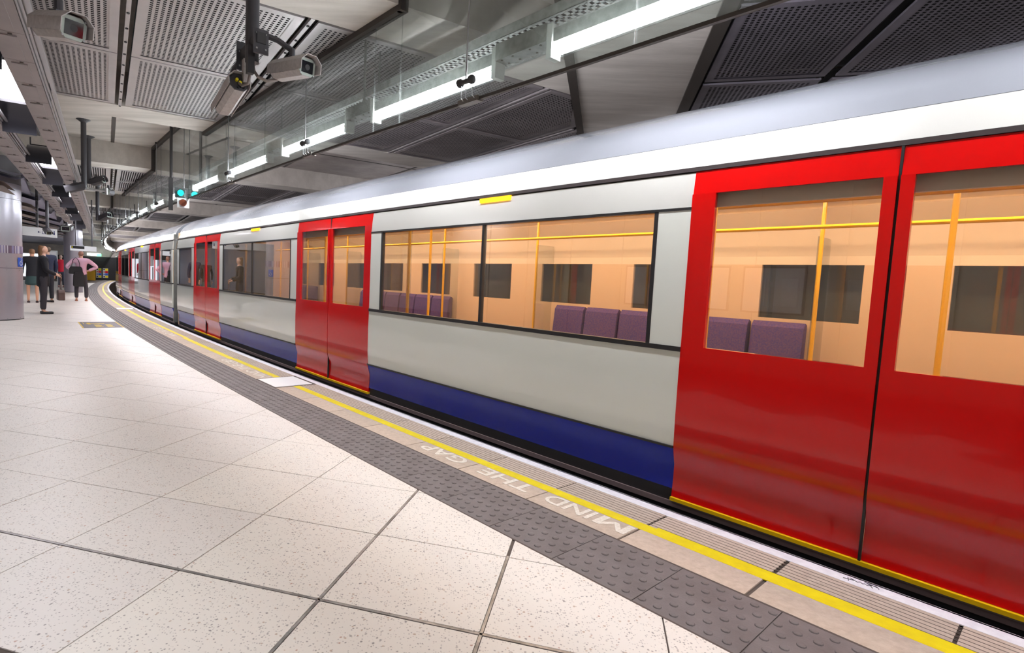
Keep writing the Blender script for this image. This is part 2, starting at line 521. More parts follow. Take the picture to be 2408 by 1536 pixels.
m = MB(); m.cb(-6, S_END, -0.567, -0.557, -0.02, 0.0008, 0.6); m.build('edge_strip', M['groove'], floor)

j0 = 0.20
for i in range(-8, 96):
    a, e = j0 + 0.598 * i, j0 + 0.598 * (i + 1)
    if 3.2 < a < 3.7 or 3.2 < e < 3.7: pass
    g = 0.004
    if i in (-4, -3): g = 0.009
    # inner flat part, grooved part, outer nosing
    us = [-0.556, -0.262]
    gr = [-0.262 + 0.030 * q for q in range(6)]
    prof = [(-0.556, -0.05), (-0.002, -0.05), (-0.002, 0.0)]
    for u in reversed([-0.262 + 0.0305 * q for q in range(6)]):
        prof += [(u + 0.0025, 0.0), (u, -0.005), (u - 0.0025, 0.0)]
    prof += [(-0.556, 0.0)]
    m = MB(); m.sweep(prof, a + g, e - g, 0.6)
    if i * 0.598 + j0 < 34:
        m.build('coping_stone', M['coping'] if i % 2 else M['coping_b'], floor)
m = MB(); m.cb(34.2, S_END, -0.556, -0.002, -0.05, 0.0, 1.0); m.build('far_coping', M['coping'], floor)

for q in range(6):
    u = -0.262 + 0.0305 * q
    m = MB(); m.cb(-6, 30, u - .0021, u + .0021, -0.004, 0.0002, 0.6); m.build('groove_line', M['groove'], floor)  # thin dark strip laid along each groove to strengthen its line
# painted lines (thin raised paint)
m = MB()
m.cb(-6, -1.05, -0.361, -0.267, -0.003, 0.0009, 0.5)
m.cb(-1.05, 3.22, -0.361, -0.285, -0.003, 0.0009, 0.5)
m.cb(3.80, 5.4, -0.339, -0.264, -0.003, 0.0009, 0.5)
m.cb(5.4, 8.2, -0.361, -0.275, -0.003, 0.0009, 0.5)
m.cb(8.2, 11.6, -0.325, -0.262, -0.003, 0.0009, 0.5)
m.cb(11.6, 15.9, -0.361, -0.275, -0.003, 0.0009, 0.5)
m.cb(16.6, S_END, -0.34, -0.265, -0.003, 0.0009, 0.6)
m.build('yellow_line', M['yellow'], floor)
m = MB(); m.cb(-6, S_END, -0.084, 0.0, -0.004, 0.0012, 0.5)
m.cb(-6, S_END, -0.012, 0.002, -0.05, 0.0012, 0.5)
m.build('white_edge_line', M['white_paint'], floor)
# hump plates crossing the edge
for a, e in ((3.25, 3.78), (16.0, 16.5)):
    m = MB(); m.cb(a - 0.03, e + 0.03, -0.557, -0.085, -0.004, 0.0016, 0.3); m.build('plate_joint', M['groove'], floor)
    m = MB(); m.cb(a, e, -0.548, -0.12, -0.004, 0.004, 0.3); m.build('white_plate', M['white_plate'], floor, label='white square plate set in the coping')

def text_mesh(body, size, offset=0.0, extrude=0.0008, align='LEFT'):
    cu = bpy.data.curves.new('t', 'FONT'); cu.body = body; cu.size = size; cu.offset = offset; cu.extrude = extrude
    cu.align_x = align; cu.resolution_u = 4
    o = bpy.data.objects.new('t', cu); COL.objects.link(o)
    dg = bpy.context.evaluated_depsgraph_get()
    me = bpy.data.meshes.new_from_object(o.evaluated_get(dg))
    bpy.data.objects.remove(o)
    me.materials.clear()
    return me
def curve_text(body, s0, s1, u_base, u_top, material, z=0.0012, parent=floor, name='lettering', bold=0.0035):
    me = text_mesh(body, 0.2, bold)
    co = np.array([v.co[:] for v in me.vertices])
    x0, x1, y0, y1 = co[:, 0].min(), co[:, 0].max(), co[:, 1].min(), co[:, 1].max()
    for v in me.vertices:
        s = s0 + (v.co.x - x0) / (x1 - x0) * (s1 - s0)
        u = u_base + (v.co.y - y0) / (y1 - y0) * (u_top - u_base)
        v.co = C(s, u, z + v.co.z)
    me.materials.append(material)
    return obj(name, me, parent)
mm_ = [(0, 0), (0, 1), (.27, 1), (.61, .42), (.95, 1), (1.22, 1), (1.22, 0), (.97, 0), (.97, .66), (.70, .2), (.52, .2), (.25, .66), (.25, 0)]
m = MB(); m.add([C(-0.985 + x * .155, -0.372 - y * .118, z) for z in (0.0004, 0.002) for x, y in mm_], [tuple(range(13)), tuple(range(13, 26))] + [(i, (i + 1) % 13, (i + 1) % 13 + 13, i + 13) for i in range(13)])
m.build('lettering', M['letter'], floor)
for word, a, e in (('IND', -0.765, -0.45), ('THE', -0.33, 0.10), ('GAP', 0.27, 0.72)):
    curve_text(word, a, e, -0.372, -0.490, M['letter'])
curve_text('MIND THE GAP', 3.86, 5.40, -0.36, -0.49, M['letter'], bold=0.0)
curve_text('MIND THE GAP', 8.5, 10.3, -0.35, -0.48, M['letter'], bold=0.0)
# floor decal near the column
m = MB(); m.cb(10.35, 11.75, -1.69, -0.995, 0.0008, 0.0022, 0.5); dec = m.build('floor_decal', M['mat'], label='dark grey rectangular floor decal with yellow border and yellow marks', cat='decal')
m = MB()
m.cb(10.35, 11.75, -1.70, -1.675, 0.001, 0.0032, 0.5); m.cb(10.35, 11.75, -1.012, -0.99, 0.001, 0.0032, 0.5)
m.build('border_line', M['mat_yellow'], dec)
m = MB()
m.cb(11.25, 11.33, -1.58, -1.25, 0.0015, 0.0034, 0.5); m.cb(11.12, 11.50, -1.56, -1.50, 0.0015, 0.0034, 0.5)
m.cb(11.2, 11.6, -1.63, -1.615, 0.0015, 0.0034, 0.5)
for k in range(4):
    m.cb(10.5 + k * 0.16, 10.59 + k * 0.16, -1.46, -1.33 - 0.03 * (k % 2), 0.0015, 0.0034, 0.3)
    m.cb(10.5 + k * 0.16, 10.59 + k * 0.16, -1.26, -1.14 - 0.02 * (k % 2), 0.0015, 0.0034, 0.3)
m.build('marking', M['mat_yellow'], dec)
# pen scribble on the white line
pts = [(-1.800, -0.052), (-1.818, -0.046), (-1.84, -0.040), (-1.822, -0.030), (-1.85, -0.046), (-1.858, -0.034), (-1.868, -0.044), (-1.876, -0.034), (-1.884, -0.045), (-1.896, -0.030), (-1.88, -0.026), (-1.915, -0.024), (-1.925, -0.040)]
m = MB(); m.tube([C(s, u, 0.0022) for s, u in pts], 0.0014, 5); m.tube([C(-1.812, -0.030, 0.0022), C(-1.822, -0.062, 0.0022)], 0.0015, 5)
m.tube([C(-1.885, -0.018, 0.0022), C(-1.905, -0.052, 0.0022)], 0.0014, 5); m.tube([C(-1.87, -0.02, 0.0022), C(-1.92, -0.03, 0.0022)], 0.0012, 5)
m.build('pen_scribble', M['ink'], floor)

# ------------------------------------------------------------------ track pit and tunnel wall
m = MB(); m.cb(-9, 70, -0.1, 4.1, -1.3, -1.15, 1.0)
bed = m.build('trim_1', M['track'], kind='structure')
for u in (0.93, 2.37):
    m = MB(); m.cb(-9, 65, u - 0.035, u + 0.035, -1.15, -0.99, 1.0); m.build('rail', M['rail'], bed)
m = MB(); m.cb(-9, 70, 3.9, 4.1, -1.2, 2.35, 1.0); wt = m.build('wall_right', M['tunnel'], kind='structure')
for i in range(-3, 12):
    m = MB(); m.cb(i * 2.4 + 0.03, i * 2.4 + 2.37, 3.86, 3.91, 0.35, 2.2, 1.2); m.build('wall_panel', M['wall_panel'], wt)
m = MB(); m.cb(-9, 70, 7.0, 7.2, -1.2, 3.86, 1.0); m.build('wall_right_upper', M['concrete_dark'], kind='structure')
m = MB(); m.gb(11, 64, -10.2, -10.0, 0, 3.9); m.build('wall_left', M['vault'], kind='structure')
# wall behind the camera with framed notices (its reflection shows in the train)
m = MB(); m.cb(-9, 9.0, -6.75, -6.6, -0.01, 5.2, 1.0); wb = m.build('wall_back', M['wall_panel'], kind='structure')
for i in range(-7, 7):
    m = MB(); m.cb(i * 1.25 + 0.02, i * 1.25 + 1.23, -6.6, -6.56, 0.05, 2.9, 1.2); m.build('wall_panel', M['wall_panel'], wb)

# ------------------------------------------------------------------ ceiling
ZL, ZH = 3.40, 3.86
m = MB(); m.box(G(-16, -14, ZH), E1 * 90, E2 * 26, (0, 0, 0.25))
ceil_ = m.build('ceiling', M['concrete'], kind='structure')
J = R(74.5)
W1 = Vector((math.cos(J), math.sin(J), 0)); W2 = Vector((math.sin(J), -math.cos(J), 0))   # second bay: w along, v to the right
def vcut(p, v):      # q on the line v = const at given p
    # point = E1 p + E2 q ; dot W2 = v
    return (v - p * E1.dot(W2)) / E2.dot(W2)
def pcut(q, v):
    return (v - q * E2.dot(W2)) / E1.dot(W2)
VJ = -0.45
def beam(p0, p1, q0, q1, mt='concrete', z0=ZL):
    q1a, q1b = min(q1, vcut(p0, VJ) if p0 < 11 else q1), min(q1, vcut(p1, VJ) if p1 < 11 else q1)
    a = [G(p0, q0), G(p1, q0), G(p1, q1b), G(p0, q1a)]
    m = MB(); m.poly([(v.x, v.y) for v in a], z0, ZH + 0.01)
    o = m.build('beam', M[mt], ceil_)
    return o
PB = 9.85
QL, QR = -2.55, 9.0
def louvre_panel(p0, p1, q0, q1, metal, fine, cut=None, name='louvre_panel', e1=E1, e2=E2, zz=ZL):
    """framed sheet of bars and webs; a near-black board above it stands in for the unlit void"""
    def PT(p, q, z): return e1 * p + e2 * q + Vector((0, 0, z))
    fr = 0.075
    def qmax(p): return q1 if cut is None else min(q1, cut(p) - 0.02)
    if qmax((p0 + p1) / 2) < q0 + 0.15 and qmax(p1) < q0 + 0.15: return
    b = MB()
    pp = [p0 + 0.012, p1 - 0.012]
    corners = []
    if cut is None or cut(pp[0]) > q1:
        corners = [(pp[0], q0 + .012), (pp[1], q0 + .012), (pp[1], q1 - .012), (pp[0], q1 - .012)]
    else:
        pi_ = None
        # line crosses between
        ps = [(pp[0], max(q0 + .02, qmax(pp[0])))]
        N = 200
        pk = next((pp[0] + (pp[1] - pp[0]) * t / N for t in range(N + 1) if qmax(pp[0] + (pp[1] - pp[0]) * t / N) >= q1 - 1e-6), None)
        corners = [(pp[0], q0 + .012), (pp[1], q0 + .012)]
        if qmax(pp[0]) < q0:
            ps0 = next(pp[0] + (pp[1] - pp[0]) * t / N for t in range(N + 1) if qmax(pp[0] + (pp[1] - pp[0]) * t / N) >= q0 + .02)
            corners = [(ps0, q0 + .012), (pp[1], q0 + .012)]; ps = []
        corners.append((pp[1], qmax(pp[1]) - .012))
        if pk is not None and pk < pp[1]: corners.append((pk, q1 - .012))
        if ps: corners.append((ps[0][0], ps[0][1]))
    k = len(corners)
    cen = (sum(c[0] for c in corners) / k, sum(c[1] for c in corners) / k)
    vs = []
    for zq in (zz, zz + 0.02):
        for c in corners: vs.append(PT(c[0], c[1], zq))
        for c in corners:
            d = Vector((cen[0] - c[0], cen[1] - c[1])); 
            l = d.length
            ex = 0.075 * 1.25 * (1 if l else 0)
            cc = (c[0] + math.copysign(min(fr, abs(d.x)), d.x), c[1] + math.copysign(min(fr, abs(d.y)), d.y))
            vs.append(PT(cc[0], cc[1], zq))
    fs = []
    for i in range(k):
        j = (i + 1) % k
        fs += [(i, j, k + j, k + i), (2 * k + i, 3 * k + i, 3 * k + j, 2 * k + j), (i, 2 * k + i, 2 * k + j, j)]
    b.add(vs, fs)
    o = b.build(name, metal, ceil_)
    pitch, bar = 0.046, 0.022
    s = MB()
    nq = int((q1 - q0 - 2 * fr) / pitch)
    vs, fs = [], []
    for i in range(nq + 1):
        q = q0 + fr + i * pitch
        pa, pb_ = p0 + fr, p1 - fr
        if cut is not None:
            # start p where qmax >= q
            if qmax(pa) - fr < q + bar:
                lo, hi = pa, pb_
                if qmax(hi) - fr < q + bar: continue
                for _ in range(16):
                    mid = (lo + hi) / 2
                    if qmax(mid) - fr < q + bar: lo = mid
                    else: hi = mid
                pa = hi
        o_ = len(vs)
        vs += [PT(pa, q, zz + .006), PT(pb_, q, zz + .006), PT(pb_, q + bar, zz + .006), PT(pa, q + bar, zz + .006)]
        fs.append((o_, o_ + 1, o_ + 2, o_ + 3))
        if fine and i < nq:
            w = pa + 0.01
            while w < pb_ - 0.02:
                o_ = len(vs)
                vs += [PT(w, q + bar, zz + .0062), PT(w + fine[1], q + bar, zz + .0062), PT(w + fine[1], q + pitch, zz + .0062), PT(w, q + pitch, zz + .0062)]
                fs.append((o_, o_ + 1, o_ + 2, o_ + 3))
                w += fine[0]
    s.add(vs, fs)
    if vs: s.build('perforated_sheet', metal, o, kind='stuff')
    bb = MB()
    cs = [PT(c[0], c[1], 0) for c in corners]
    bb.poly([(c.x, c.y) for c in cs], zz + 0.09, zz + 0.1)
    bb.build('void_board', M['void'], o)  # near-black sheet in place of the dark void over the louvre

PG = [0.0, 1.98, 3.98]     # louvre joints from the near strip (metres after 4.84)
qs = [-2.5, -1.16, 0.18, 1.52, 2.86, 4.20, 5.54, 6.88, 8.2]
for z_ in range(-1, 6):
    base = PB * z_
    p_a, p_b, p_c, p_d = 4.15 + base, 4.82 + base, 8.92 + base, 9.65 + base
    if z_ == -1:
        beam(-5.7, -0.2, -12, 3.0, 'concrete')
        continue
    beam(p_a, p_b, -12, QR if z_ else 9, 'concrete')
    beam(p_c, p_d, -12, QR, 'concrete')
    if z_ >= 4: 
        m = MB(); m.gb(p_b, p_c, -3, QR, ZL + .02, ZL + .06); m.build('louvre_panel', M['louvre_dark'], ceil_)
        continue
    # joint channels
    for i in range(len(qs) - 1):
        q0, q1 = qs[i], qs[i + 1]
        for (a, e) in ((p_b + 0.03, p_b + 2.0), (p_b + 2.0, p_c - 0.03)):
            if z_ == 0:
                side = q0 < 2.8
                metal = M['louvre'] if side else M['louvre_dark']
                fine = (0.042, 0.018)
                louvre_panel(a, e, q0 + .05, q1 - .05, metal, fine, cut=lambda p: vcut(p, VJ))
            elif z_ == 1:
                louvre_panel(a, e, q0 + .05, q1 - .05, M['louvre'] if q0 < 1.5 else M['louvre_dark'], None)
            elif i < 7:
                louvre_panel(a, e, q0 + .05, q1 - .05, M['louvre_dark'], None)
    if z_ < 2:
        for i, q in enumerate(qs[1:-1]):
            m = MB(); qq = q
            m.gb(p_b + (0 if z_ or q < 4.5 else 1.0), p_c, q - .018, q + .018, ZL - .004, ZL + .03)
            ch = m.build('joint_bar', M['louvre'] if q < 2 else M['louvre_dark'], ceil_)
            if q < 2:
                m = MB()
                for t in range(12):
                    pc_ = p_b + 0.15 + t * 0.36
                    m.tube([G(pc_, q, ZL - .012), G(pc_, q, ZL)], 0.014, 6)
                m.build('bolts', M['black'], ch)
# vertical dark joints on the coffers (coffer k spans 9.65+9.85k .. 14+9.85k)
for z_ in range(0, 3):
    for q in (0.15, 3.75, 6.2):
        m = MB(); m.gb(9.65 + PB * z_, 14.0 + PB * z_, q - .03, q + .03, ZH - .012, ZH + .01); m.build('joint_strip', M['channel'], ceil_)
    m = MB(); m.gb(11.9 + PB * z_, 11.94 + PB * z_, 2.2, 9, ZH - .012, ZH + .01); m.build('joint_strip', M['channel'], ceil_)
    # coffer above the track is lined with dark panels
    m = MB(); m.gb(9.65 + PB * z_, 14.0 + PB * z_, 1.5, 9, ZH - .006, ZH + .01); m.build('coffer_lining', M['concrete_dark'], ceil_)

# beam band between the two bays and the rotated louvre bay to its right
def band(v0, v1, w0, w1, z0, name, mt, z1=None):
    a = [W1 * w0 + W2 * v0, W1 * w1 + W2 * v0, W1 * w1 + W2 * v1, W1 * w0 + W2 * v1]
    m = MB(); m.poly([(p.x, p.y) for p in a], z0, z1 or ZH + 0.02)
    return m.build(name, M[mt], ceil_)
band(-0.41, 0.72, 2.9, 14, ZL, 'beam', 'concrete')
band(-0.50, -0.41, 3.2, 14, ZL - .02, 'joint_channel', 'channel')
band(0.72, 0.84, 2.9, 14, ZL - .02, 'joint_channel', 'channel')
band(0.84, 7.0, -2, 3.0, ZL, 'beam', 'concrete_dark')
for v0, v1 in ((0.86, 1.98), (2.05, 3.3), (3.36, 4.6), (4.66, 5.9)):
    for w0, w1 in ((3.05, 4.72), (4.78, 6.42), (6.48, 8.1), (8.16, 9.8)):
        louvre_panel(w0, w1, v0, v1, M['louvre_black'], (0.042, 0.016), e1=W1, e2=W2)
# steel rail that carries the glass screen, following the platform edge; it drops under the beams
rail_u = -0.30
rl = screen = thing('glass_screen', 'hanging smoke screen of clear glass panels under a dark ceiling rail above the platform edge', 'glass screen', C(6, -0.30, 2.465))
def rail_seg(s0, s1, z):
    m = MB(); m.cb(s0, s1, rail_u - .045, rail_u + .03, z - .05, z, 0.5, 0); m.build('rail_section', M['channel'], rl)
def s_at_p(p, u=rail_u):
    best = min(np.arange(-9, 75, 0.02), key=lambda s: abs(PQ(C(float(s), u))[0] - p))
    return float(best)
marks = []
for z_ in range(-1, 6):
    marks.append((s_at_p(4.15 + PB * z_) if z_ >= 0 else s_at_p(-5.7), s_at_p(9.65 + PB * z_)))
for i, (a, e) in enumerate(marks):
    rail_seg(a, e, ZL)
    if i + 1 < len(marks):
        rail_seg(e, marks[i + 1][0], ZH)
        for s_ in (e, marks[i + 1][0]):
            m = MB(); m.cb(s_ - .03, s_ + .03, rail_u - .045, rail_u + .03, ZL - .05, ZH, 0.5); m.build('rail_upright', M['channel'], rl)

# ================================================================== TRAIN
def train_profile_outer():
    return None
D1 = [-7.1, -1.8, 3.5, 8.8]
D2 = [14.4, 19.7, 25.0]
HW = 0.93
train = thing('underground_train', 'red, white and blue underground train standing along the curved platform edge', 'train', C(3.5, 1.6, 0))
ROOF = [(0.205, 1.925), (0.225, 1.99), (0.250, 2.075), (0.30, 2.16), (0.39, 2.25), (0.52, 2.335), (0.70, 2.415), (0.95, 2.49), (1.25, 2.545), (1.66, 2.565), (2.1, 2.54), (2.5, 2.46), (2.85, 2.3), (3.05, 2.08), (3.1, 1.925)]
def car(s0, s1, doors, cab=False):
    # roof: white cantrail band + grey roof
    m = MB(); m.sweep([(0.205, 1.925), (0.225, 1.99), (0.250, 2.072), (0.30, 2.05), (0.26, 1.925)], s0, s1, 0.4)
    m.build('cantrail_panel', M['white'], train, smooth=True)
    pr = [(0.252, 2.075)] + ROOF[3:]
    inner = [(u * 0.97 + 0.05, z - 0.05) for u, z in reversed(pr)]
    m = MB(); m.sweep(pr + inner, s0, s1, 0.4); m.build('roof', M['roof'], train, smooth=True)
    m = MB(); m.cb(s0, s1, 0.195, 0.25, 1.902, 1.925, 0.4); m.build('gutter', M['gutter'], train)
    m = MB(); m.cb(s0, s1, 0.21, 3.05, -0.06, -0.028, 0.8); m.build('car_floor', M['in_floor'], train)
    m = MB(); m.sweep([(0.235, -0.03), (0.235, -0.14), (0.30, -0.30), (0.30, -0.75), (2.9, -0.75), (3.0, -0.03)], s0, s1, 0.8); m.build('underframe', M['under'], train)
    segs = []
    prev = s0 + 0.03
    for d in doors:
        segs.append((prev, d - HW)); prev = d + HW
    segs.append((prev, s1 - 0.03))
    LOW = [(0.185, 0.312), (0.178, 0.45), (0.176, 0.7), (0.180, 0.872)]
    SK = [(0.209, 0.050), (0.214, 0.11), (0.214, 0.195), (0.197, 0.255), (0.187, 0.300)]
    def skin(prof, a, e, name, mt, th=0.03, parent=train):
        m = MB(); m.sweep(prof + [(u + th, z) for u, z in reversed(prof)], a, e, 0.3)
        return m.build(name, M[mt], parent, smooth=True)
    for a, e in segs:
        if e - a < 0.05: continue
        skin(SK, a, e, 'skirt_panel', 'blue')
        skin(LOW, a, e, 'side_panel', 'panel')
        skin([(0.181, 1.700), (0.190, 1.80), (0.202, 1.895)], a, e, 'upper_panel', 'white')
        m = MB(); m.cb(a, e, 0.222, 0.26, -0.03, 0.05, 0.4); m.build('solebar', M['dark_grey'], train)
        m = MB(); m.cb(a, e, 0.172, 0.22, 0.872, 0.900, 0.4); m.build('waist_rail', M['rubber'], train)
        m = MB(); m.cb(a, e, 0.172, 0.22, 0.300, 0.312, 0.4); m.build('skirt_joint', M['rubber'], train)
        m = MB(); m.cb(a, e, 0.176, 0.22, 1.685, 1.700, 0.4); m.build('window_head', M['rubber'], train)
        L = e - a
        wins = [(a + 0.20, e - 0.20)]
        for (wa, we) in wins:
            if we - wa < 0.3:
                continue
            mid = (wa + we) / 2
            skin([(0.180, 0.900), (0.180, 1.685)], a, wa, 'window_pillar', 'panel', 0.02)
            skin([(0.180, 0.900), (0.180, 1.685)], we, e, 'window_pillar', 'panel', 0.02)
            w = thing('window', None, None, C(mid, .19, 1.3)); w.parent = train
            w.matrix_parent_inverse = parent_matrix(train).inverted()
            for x in [wa, we - .025] + ([mid - .0125] if we - wa > 2 else []):
                fr = MB(); fr.cb(x, x + .025, .178, .21, .90, 1.685); fr.build('frame_bar', M['rubber'], w)
            halves = [(wa, mid), (mid, we)] if we - wa > 2 else [(wa, we)]
            for x0, x1 in halves:
                g = MB(); g.cb(x0 + .026, x1 - .026, .186, .192, .902, 1.684, 0.4); g.build('pane', M['train_glass'], w)
    for d in doors:
        dr = thing('door', None, None, C(d, 0.19, 0)); dr.parent = train
        dr.matrix_parent_inverse = parent_matrix(train).inverted()
        for sg in (-1, 1):
            a, e = (d - HW, d - 0.006) if sg < 0 else (d + 0.006, d + HW)
            SK2 = [(0.203, 0.006), (0.207, 0.05)] + [(u - 0.003, z) for u, z in SK[1:]]
            m = MB()
            P = SK2 + [(0.181, 0.31), (0.176, 0.5), (0.174, 0.7), (0.177, 0.91)]
            m.sweep(P + [(u + .03, z) for u, z in reversed(P)], a, e, 0.3)
            P = [(0.187, 1.77), (0.193, 1.83), (0.202, 1.90)]
            m.sweep(P + [(u + .03, z) for u, z in reversed(P)], a, e, 0.3)
            m.cb(a, a + 0.13 if sg < 0 else a + 0.05, .178, .208, .91, 1.77); m.cb(e - (0.05 if sg < 0 else 0.13), e, .178, .208, .91, 1.77)
            m.build('door_leaf', M['red'], dr, smooth=True)
            g = MB(); g.cb(a + (.13 if sg < 0 else .05), e - (.05 if sg < 0 else .13), .187, .192, .912, 1.77, 0.4); g.build('door_pane', M['train_glass'], dr)
        m = MB(); m.cb(d - .005, d + .005, .19, .21, 0.0, 1.9); m.build('door_seal', M['rubber'], dr)
        m = MB(); m.cb(d - HW, d + HW, .186, .225, -.016, .004, 0.4); m.build('door_sill', M['sill_yellow'], dr)
        m = MB(); m.cb(d - HW, d + HW, .190, .225, -.024, -.017, 0.4); m.build('step_edge', M['step'], dr)
        m = MB(); m.cb(d - HW - .02, d + HW + .02, .185, .24, -.16, -.09, 0.4); m.build('step_board', M['under'], dr)
    for d in doors:
        x = d - 2.75
        if x < s0 + .4: continue
        m = MB(); m.cb(x - 0.17, x + 0.17, .188, .215, 1.865, 1.897, 0.3); m.build('marker_light', M['orange_lamp'], train)
    # far side
    m = MB(); m.cb(s0, s1, 3.02, 3.06, -.03, 1.0, 0.8); m.build('far_side_panel', M['peach'], train)
    m = MB(); m.cb(s0, s1, 3.02, 3.06, 1.52, 1.93, 0.8); m.build('far_side_header', M['cream'], train)
    fg = MB(); x = s0 + .4
    pl = MB()
    while x < s1:
        pl.cb(x - .3, x + .3, 3.02, 3.06, 1.0, 1.52, 1.0); x += 1.45
    pl.build('far_side_pillar', M['peach'], train)
    m = MB(); m.cb(s0, s1, 3.035, 3.04, .92, 1.62, 0.8); m.build('far_side_window', M['train_glass'], train)
    # ceiling inside and lights
    IC = [(0.26, 1.93), (0.42, 2.02), (0.8, 2.09), (1.66, 2.13), (2.5, 2.09), (2.88, 2.02), (3.03, 1.93)]
    m = MB(); m.sweep(IC + [(u, z + .012) for u, z in reversed(IC)], s0, s1, 0.8); m.build('interior_ceiling', M['cream'], train, smooth=True)
    m = MB(); m.sweep([(0.235, 1.70), (0.27, 1.88), (0.45, 1.99), (0.47, 1.97), (0.30, 1.86), (0.26, 1.70)], s0, s1, 0.8); m.build('advert_cove', M['cream'], train)
    m = MB(); m.sweep([(3.02, 1.60), (2.96, 1.86), (2.80, 2.01), (2.84, 2.03), (3.0, 1.88), (3.04, 1.60)], s0, s1, 0.8); m.build('advert_cove', M['cream'], train)
    for u in (0.98, 2.30):
        x = s0 + 0.2
        while x < s1 - 1.2:
            m = MB(); m.sweep([(u - .07, 2.075), (u + .07, 2.075), (u + .06, 2.092), (u - .06, 2.092)], x, x + 1.25, 0.7)
            m.build('ceiling_light', M['car_light'], train); x += 1.32
    for a_, e_ in ((s0, s0 + .018), (s1 - .018, s1)):
        m = MB(); m.cb(a_, e_, .205, .95, -.03, 2.05); m.cb(a_, e_, 2.35, 3.05, -.03, 2.05); m.build('car_end_panel', M['gangway'], train)
    # end walls
    for sx in (s0 + .02, s1 - .05):
        m = MB(); m.cb(sx, sx + .03, 0.207, 0.9, -.03, 2.05); m.cb(sx, sx + .03, 2.4, 3.03, -.03, 2.05)
        m.cb(sx, sx + .03, 0.9, 2.4, 1.95, 2.1); m.build('end_wall', M['peach'], train)
    # grab rails, poles
    for u in (0.92, 2.38):
        m = MB(); x = s0 + .3; pts = []
        while x < s1: pts.append(C(x, u, 1.80)); x += .6
        m.tube(pts, 0.017, 8); m.build('grab_rail', M['in_yellow'], train, smooth=True)
    for d in doors:
        for ds in (-1.0, 0, 1.0):
            u = 1.66 if ds == 0 else 0.62
            m = MB(); m.tube([C(d + ds, u, -.03), C(d + ds, u, 2.1)], 0.017, 8); m.build('grab_pole', M['in_yellow'], train, smooth=True)
            if ds:
                m = MB(); m.tube([C(d + ds, 2.68, -.03), C(d + ds, 2.68, 2.07)], 0.017, 8); m.build('grab_pole', M['in_yellow'], train, smooth=True)
        for ds in (-1.02, 1.02):
            for u0 in (0.30, 2.66):
                m = MB(); m.cb(d + ds - .004, d + ds + .004, u0, u0 + .34, .25, 1.75); m.build('draught_screen', M['train_glass'], train)
    # seats between doorways, both sides
    bays = [(doors[i] + HW + .2, doors[i + 1] - HW - .2) for i in range(len(doors) - 1)]
    if doors[-1] + HW + .7 < s1 - .3: bays.append((doors[-1] + HW + .2, s1 - .3))
    if doors[0] - HW - .7 > s0 + .3: bays.insert(0, (s0 + .3, doors[0] - HW - .2))
    for a, e in bays:
        n = max(1, int((e - a) / 0.5))
        for i in range(n):
            x0 = a + (e - a) * i / n + .02; x1 = a + (e - a) * (i + 1) / n - .02
            for near in (True, False):
                t = thing('seat', None, None, C((x0 + x1) / 2, .5 if near else 2.8, .4)); t.parent = train
                t.matrix_parent_inverse = parent_matrix(train).inverted()
                if near:
                    m = MB(); m.sweep([(.34, .40), (.78, .38), (.80, .44), (.76, .47), (.36, .45)], x0, x1, .5); m.build('cushion', M['seat'], t)
                    m = MB(); m.sweep([(.24, .42), (.36, .42), (.30, .80), (.26, .86), (.22, .84)], x0, x1, .5); m.build('backrest', M['seat'], t)
                else:
                    m = MB(); m.sweep([(2.96, .40), (2.52, .38), (2.50, .44), (2.54, .47), (2.94, .45)], x0, x1, .5); m.build('cushion', M['seat'], t)
                    m = MB(); m.sweep([(3.0, .42), (2.88, .42), (2.93, .92), (2.97, .97), (3.01, .95)], x0, x1, .5); m.build('backrest', M['seat'], t)
car(-9.0, 11.35, D1)
car(11.85, 28.7, D2)
m = MB()
for i in range(8):
    sx = 11.34 + i * .0645
    m.sweep([(0.30 + .03 * (i % 2), -.02), (3.0, -.02), (3.0, 1.9), (2.6, 2.3), (1.66, 2.4), (0.8, 2.3), (0.34 + .03 * (i % 2), 1.9)], sx, sx + .0655, 1)
m.build('gangway_bellows', M['gangway'], train)
# cab nose
m = MB()
NP = [(0.2, -.03), (0.19, .3), (.18, .9), (.2, 1.9), (.3, 2.16), (.7, 2.41), (1.66, 2.56), (2.6, 2.41), (3.0, 2.16), (3.08, 1.9), (3.09, .9), (3.08, .3), (3.07, -.03)]
vs = []; fs = []
for i, (ds, k_) in enumerate(((0, 1), (.35, .97), (.7, .88), (.85, .78))):
    for u, z in NP:
        vs.append(C(28.7 + ds * (1 - .15 * abs(z - 1) / 1.5), 1.64 + (u - 1.64) * k_, z if z < .1 else z * (1 - .06 * (1 - k_) / .22)))
n = len(NP)
for i in range(3):
    for j in range(n):
        fs.append((i * n + j, i * n + (j + 1) % n, (i + 1) * n + (j + 1) % n, (i + 1) * n + j))
fs.append(tuple(3 * n + j for j in range(n)))
m.add(vs, fs); m.build('cab_nose', M['white'], train, smooth=True)
m = MB(); m.cb(29.3, 29.62, .5, 2.8, .95, 1.75); m.build('cab_windscreen', M['lens'], train)
m = MB(); m.cb(28.9, 29.6, .25, 3.0, -.45, -.03); m.build('cab_bumper', M['under'], train)
for u in (.55, .8, 2.5, 2.75):
    m = MB(); m.ball(C(29.6, u, .35), .09, 6); m.build('head_lamp', M['tube'] if u < 1 else M['sign_white'], train)

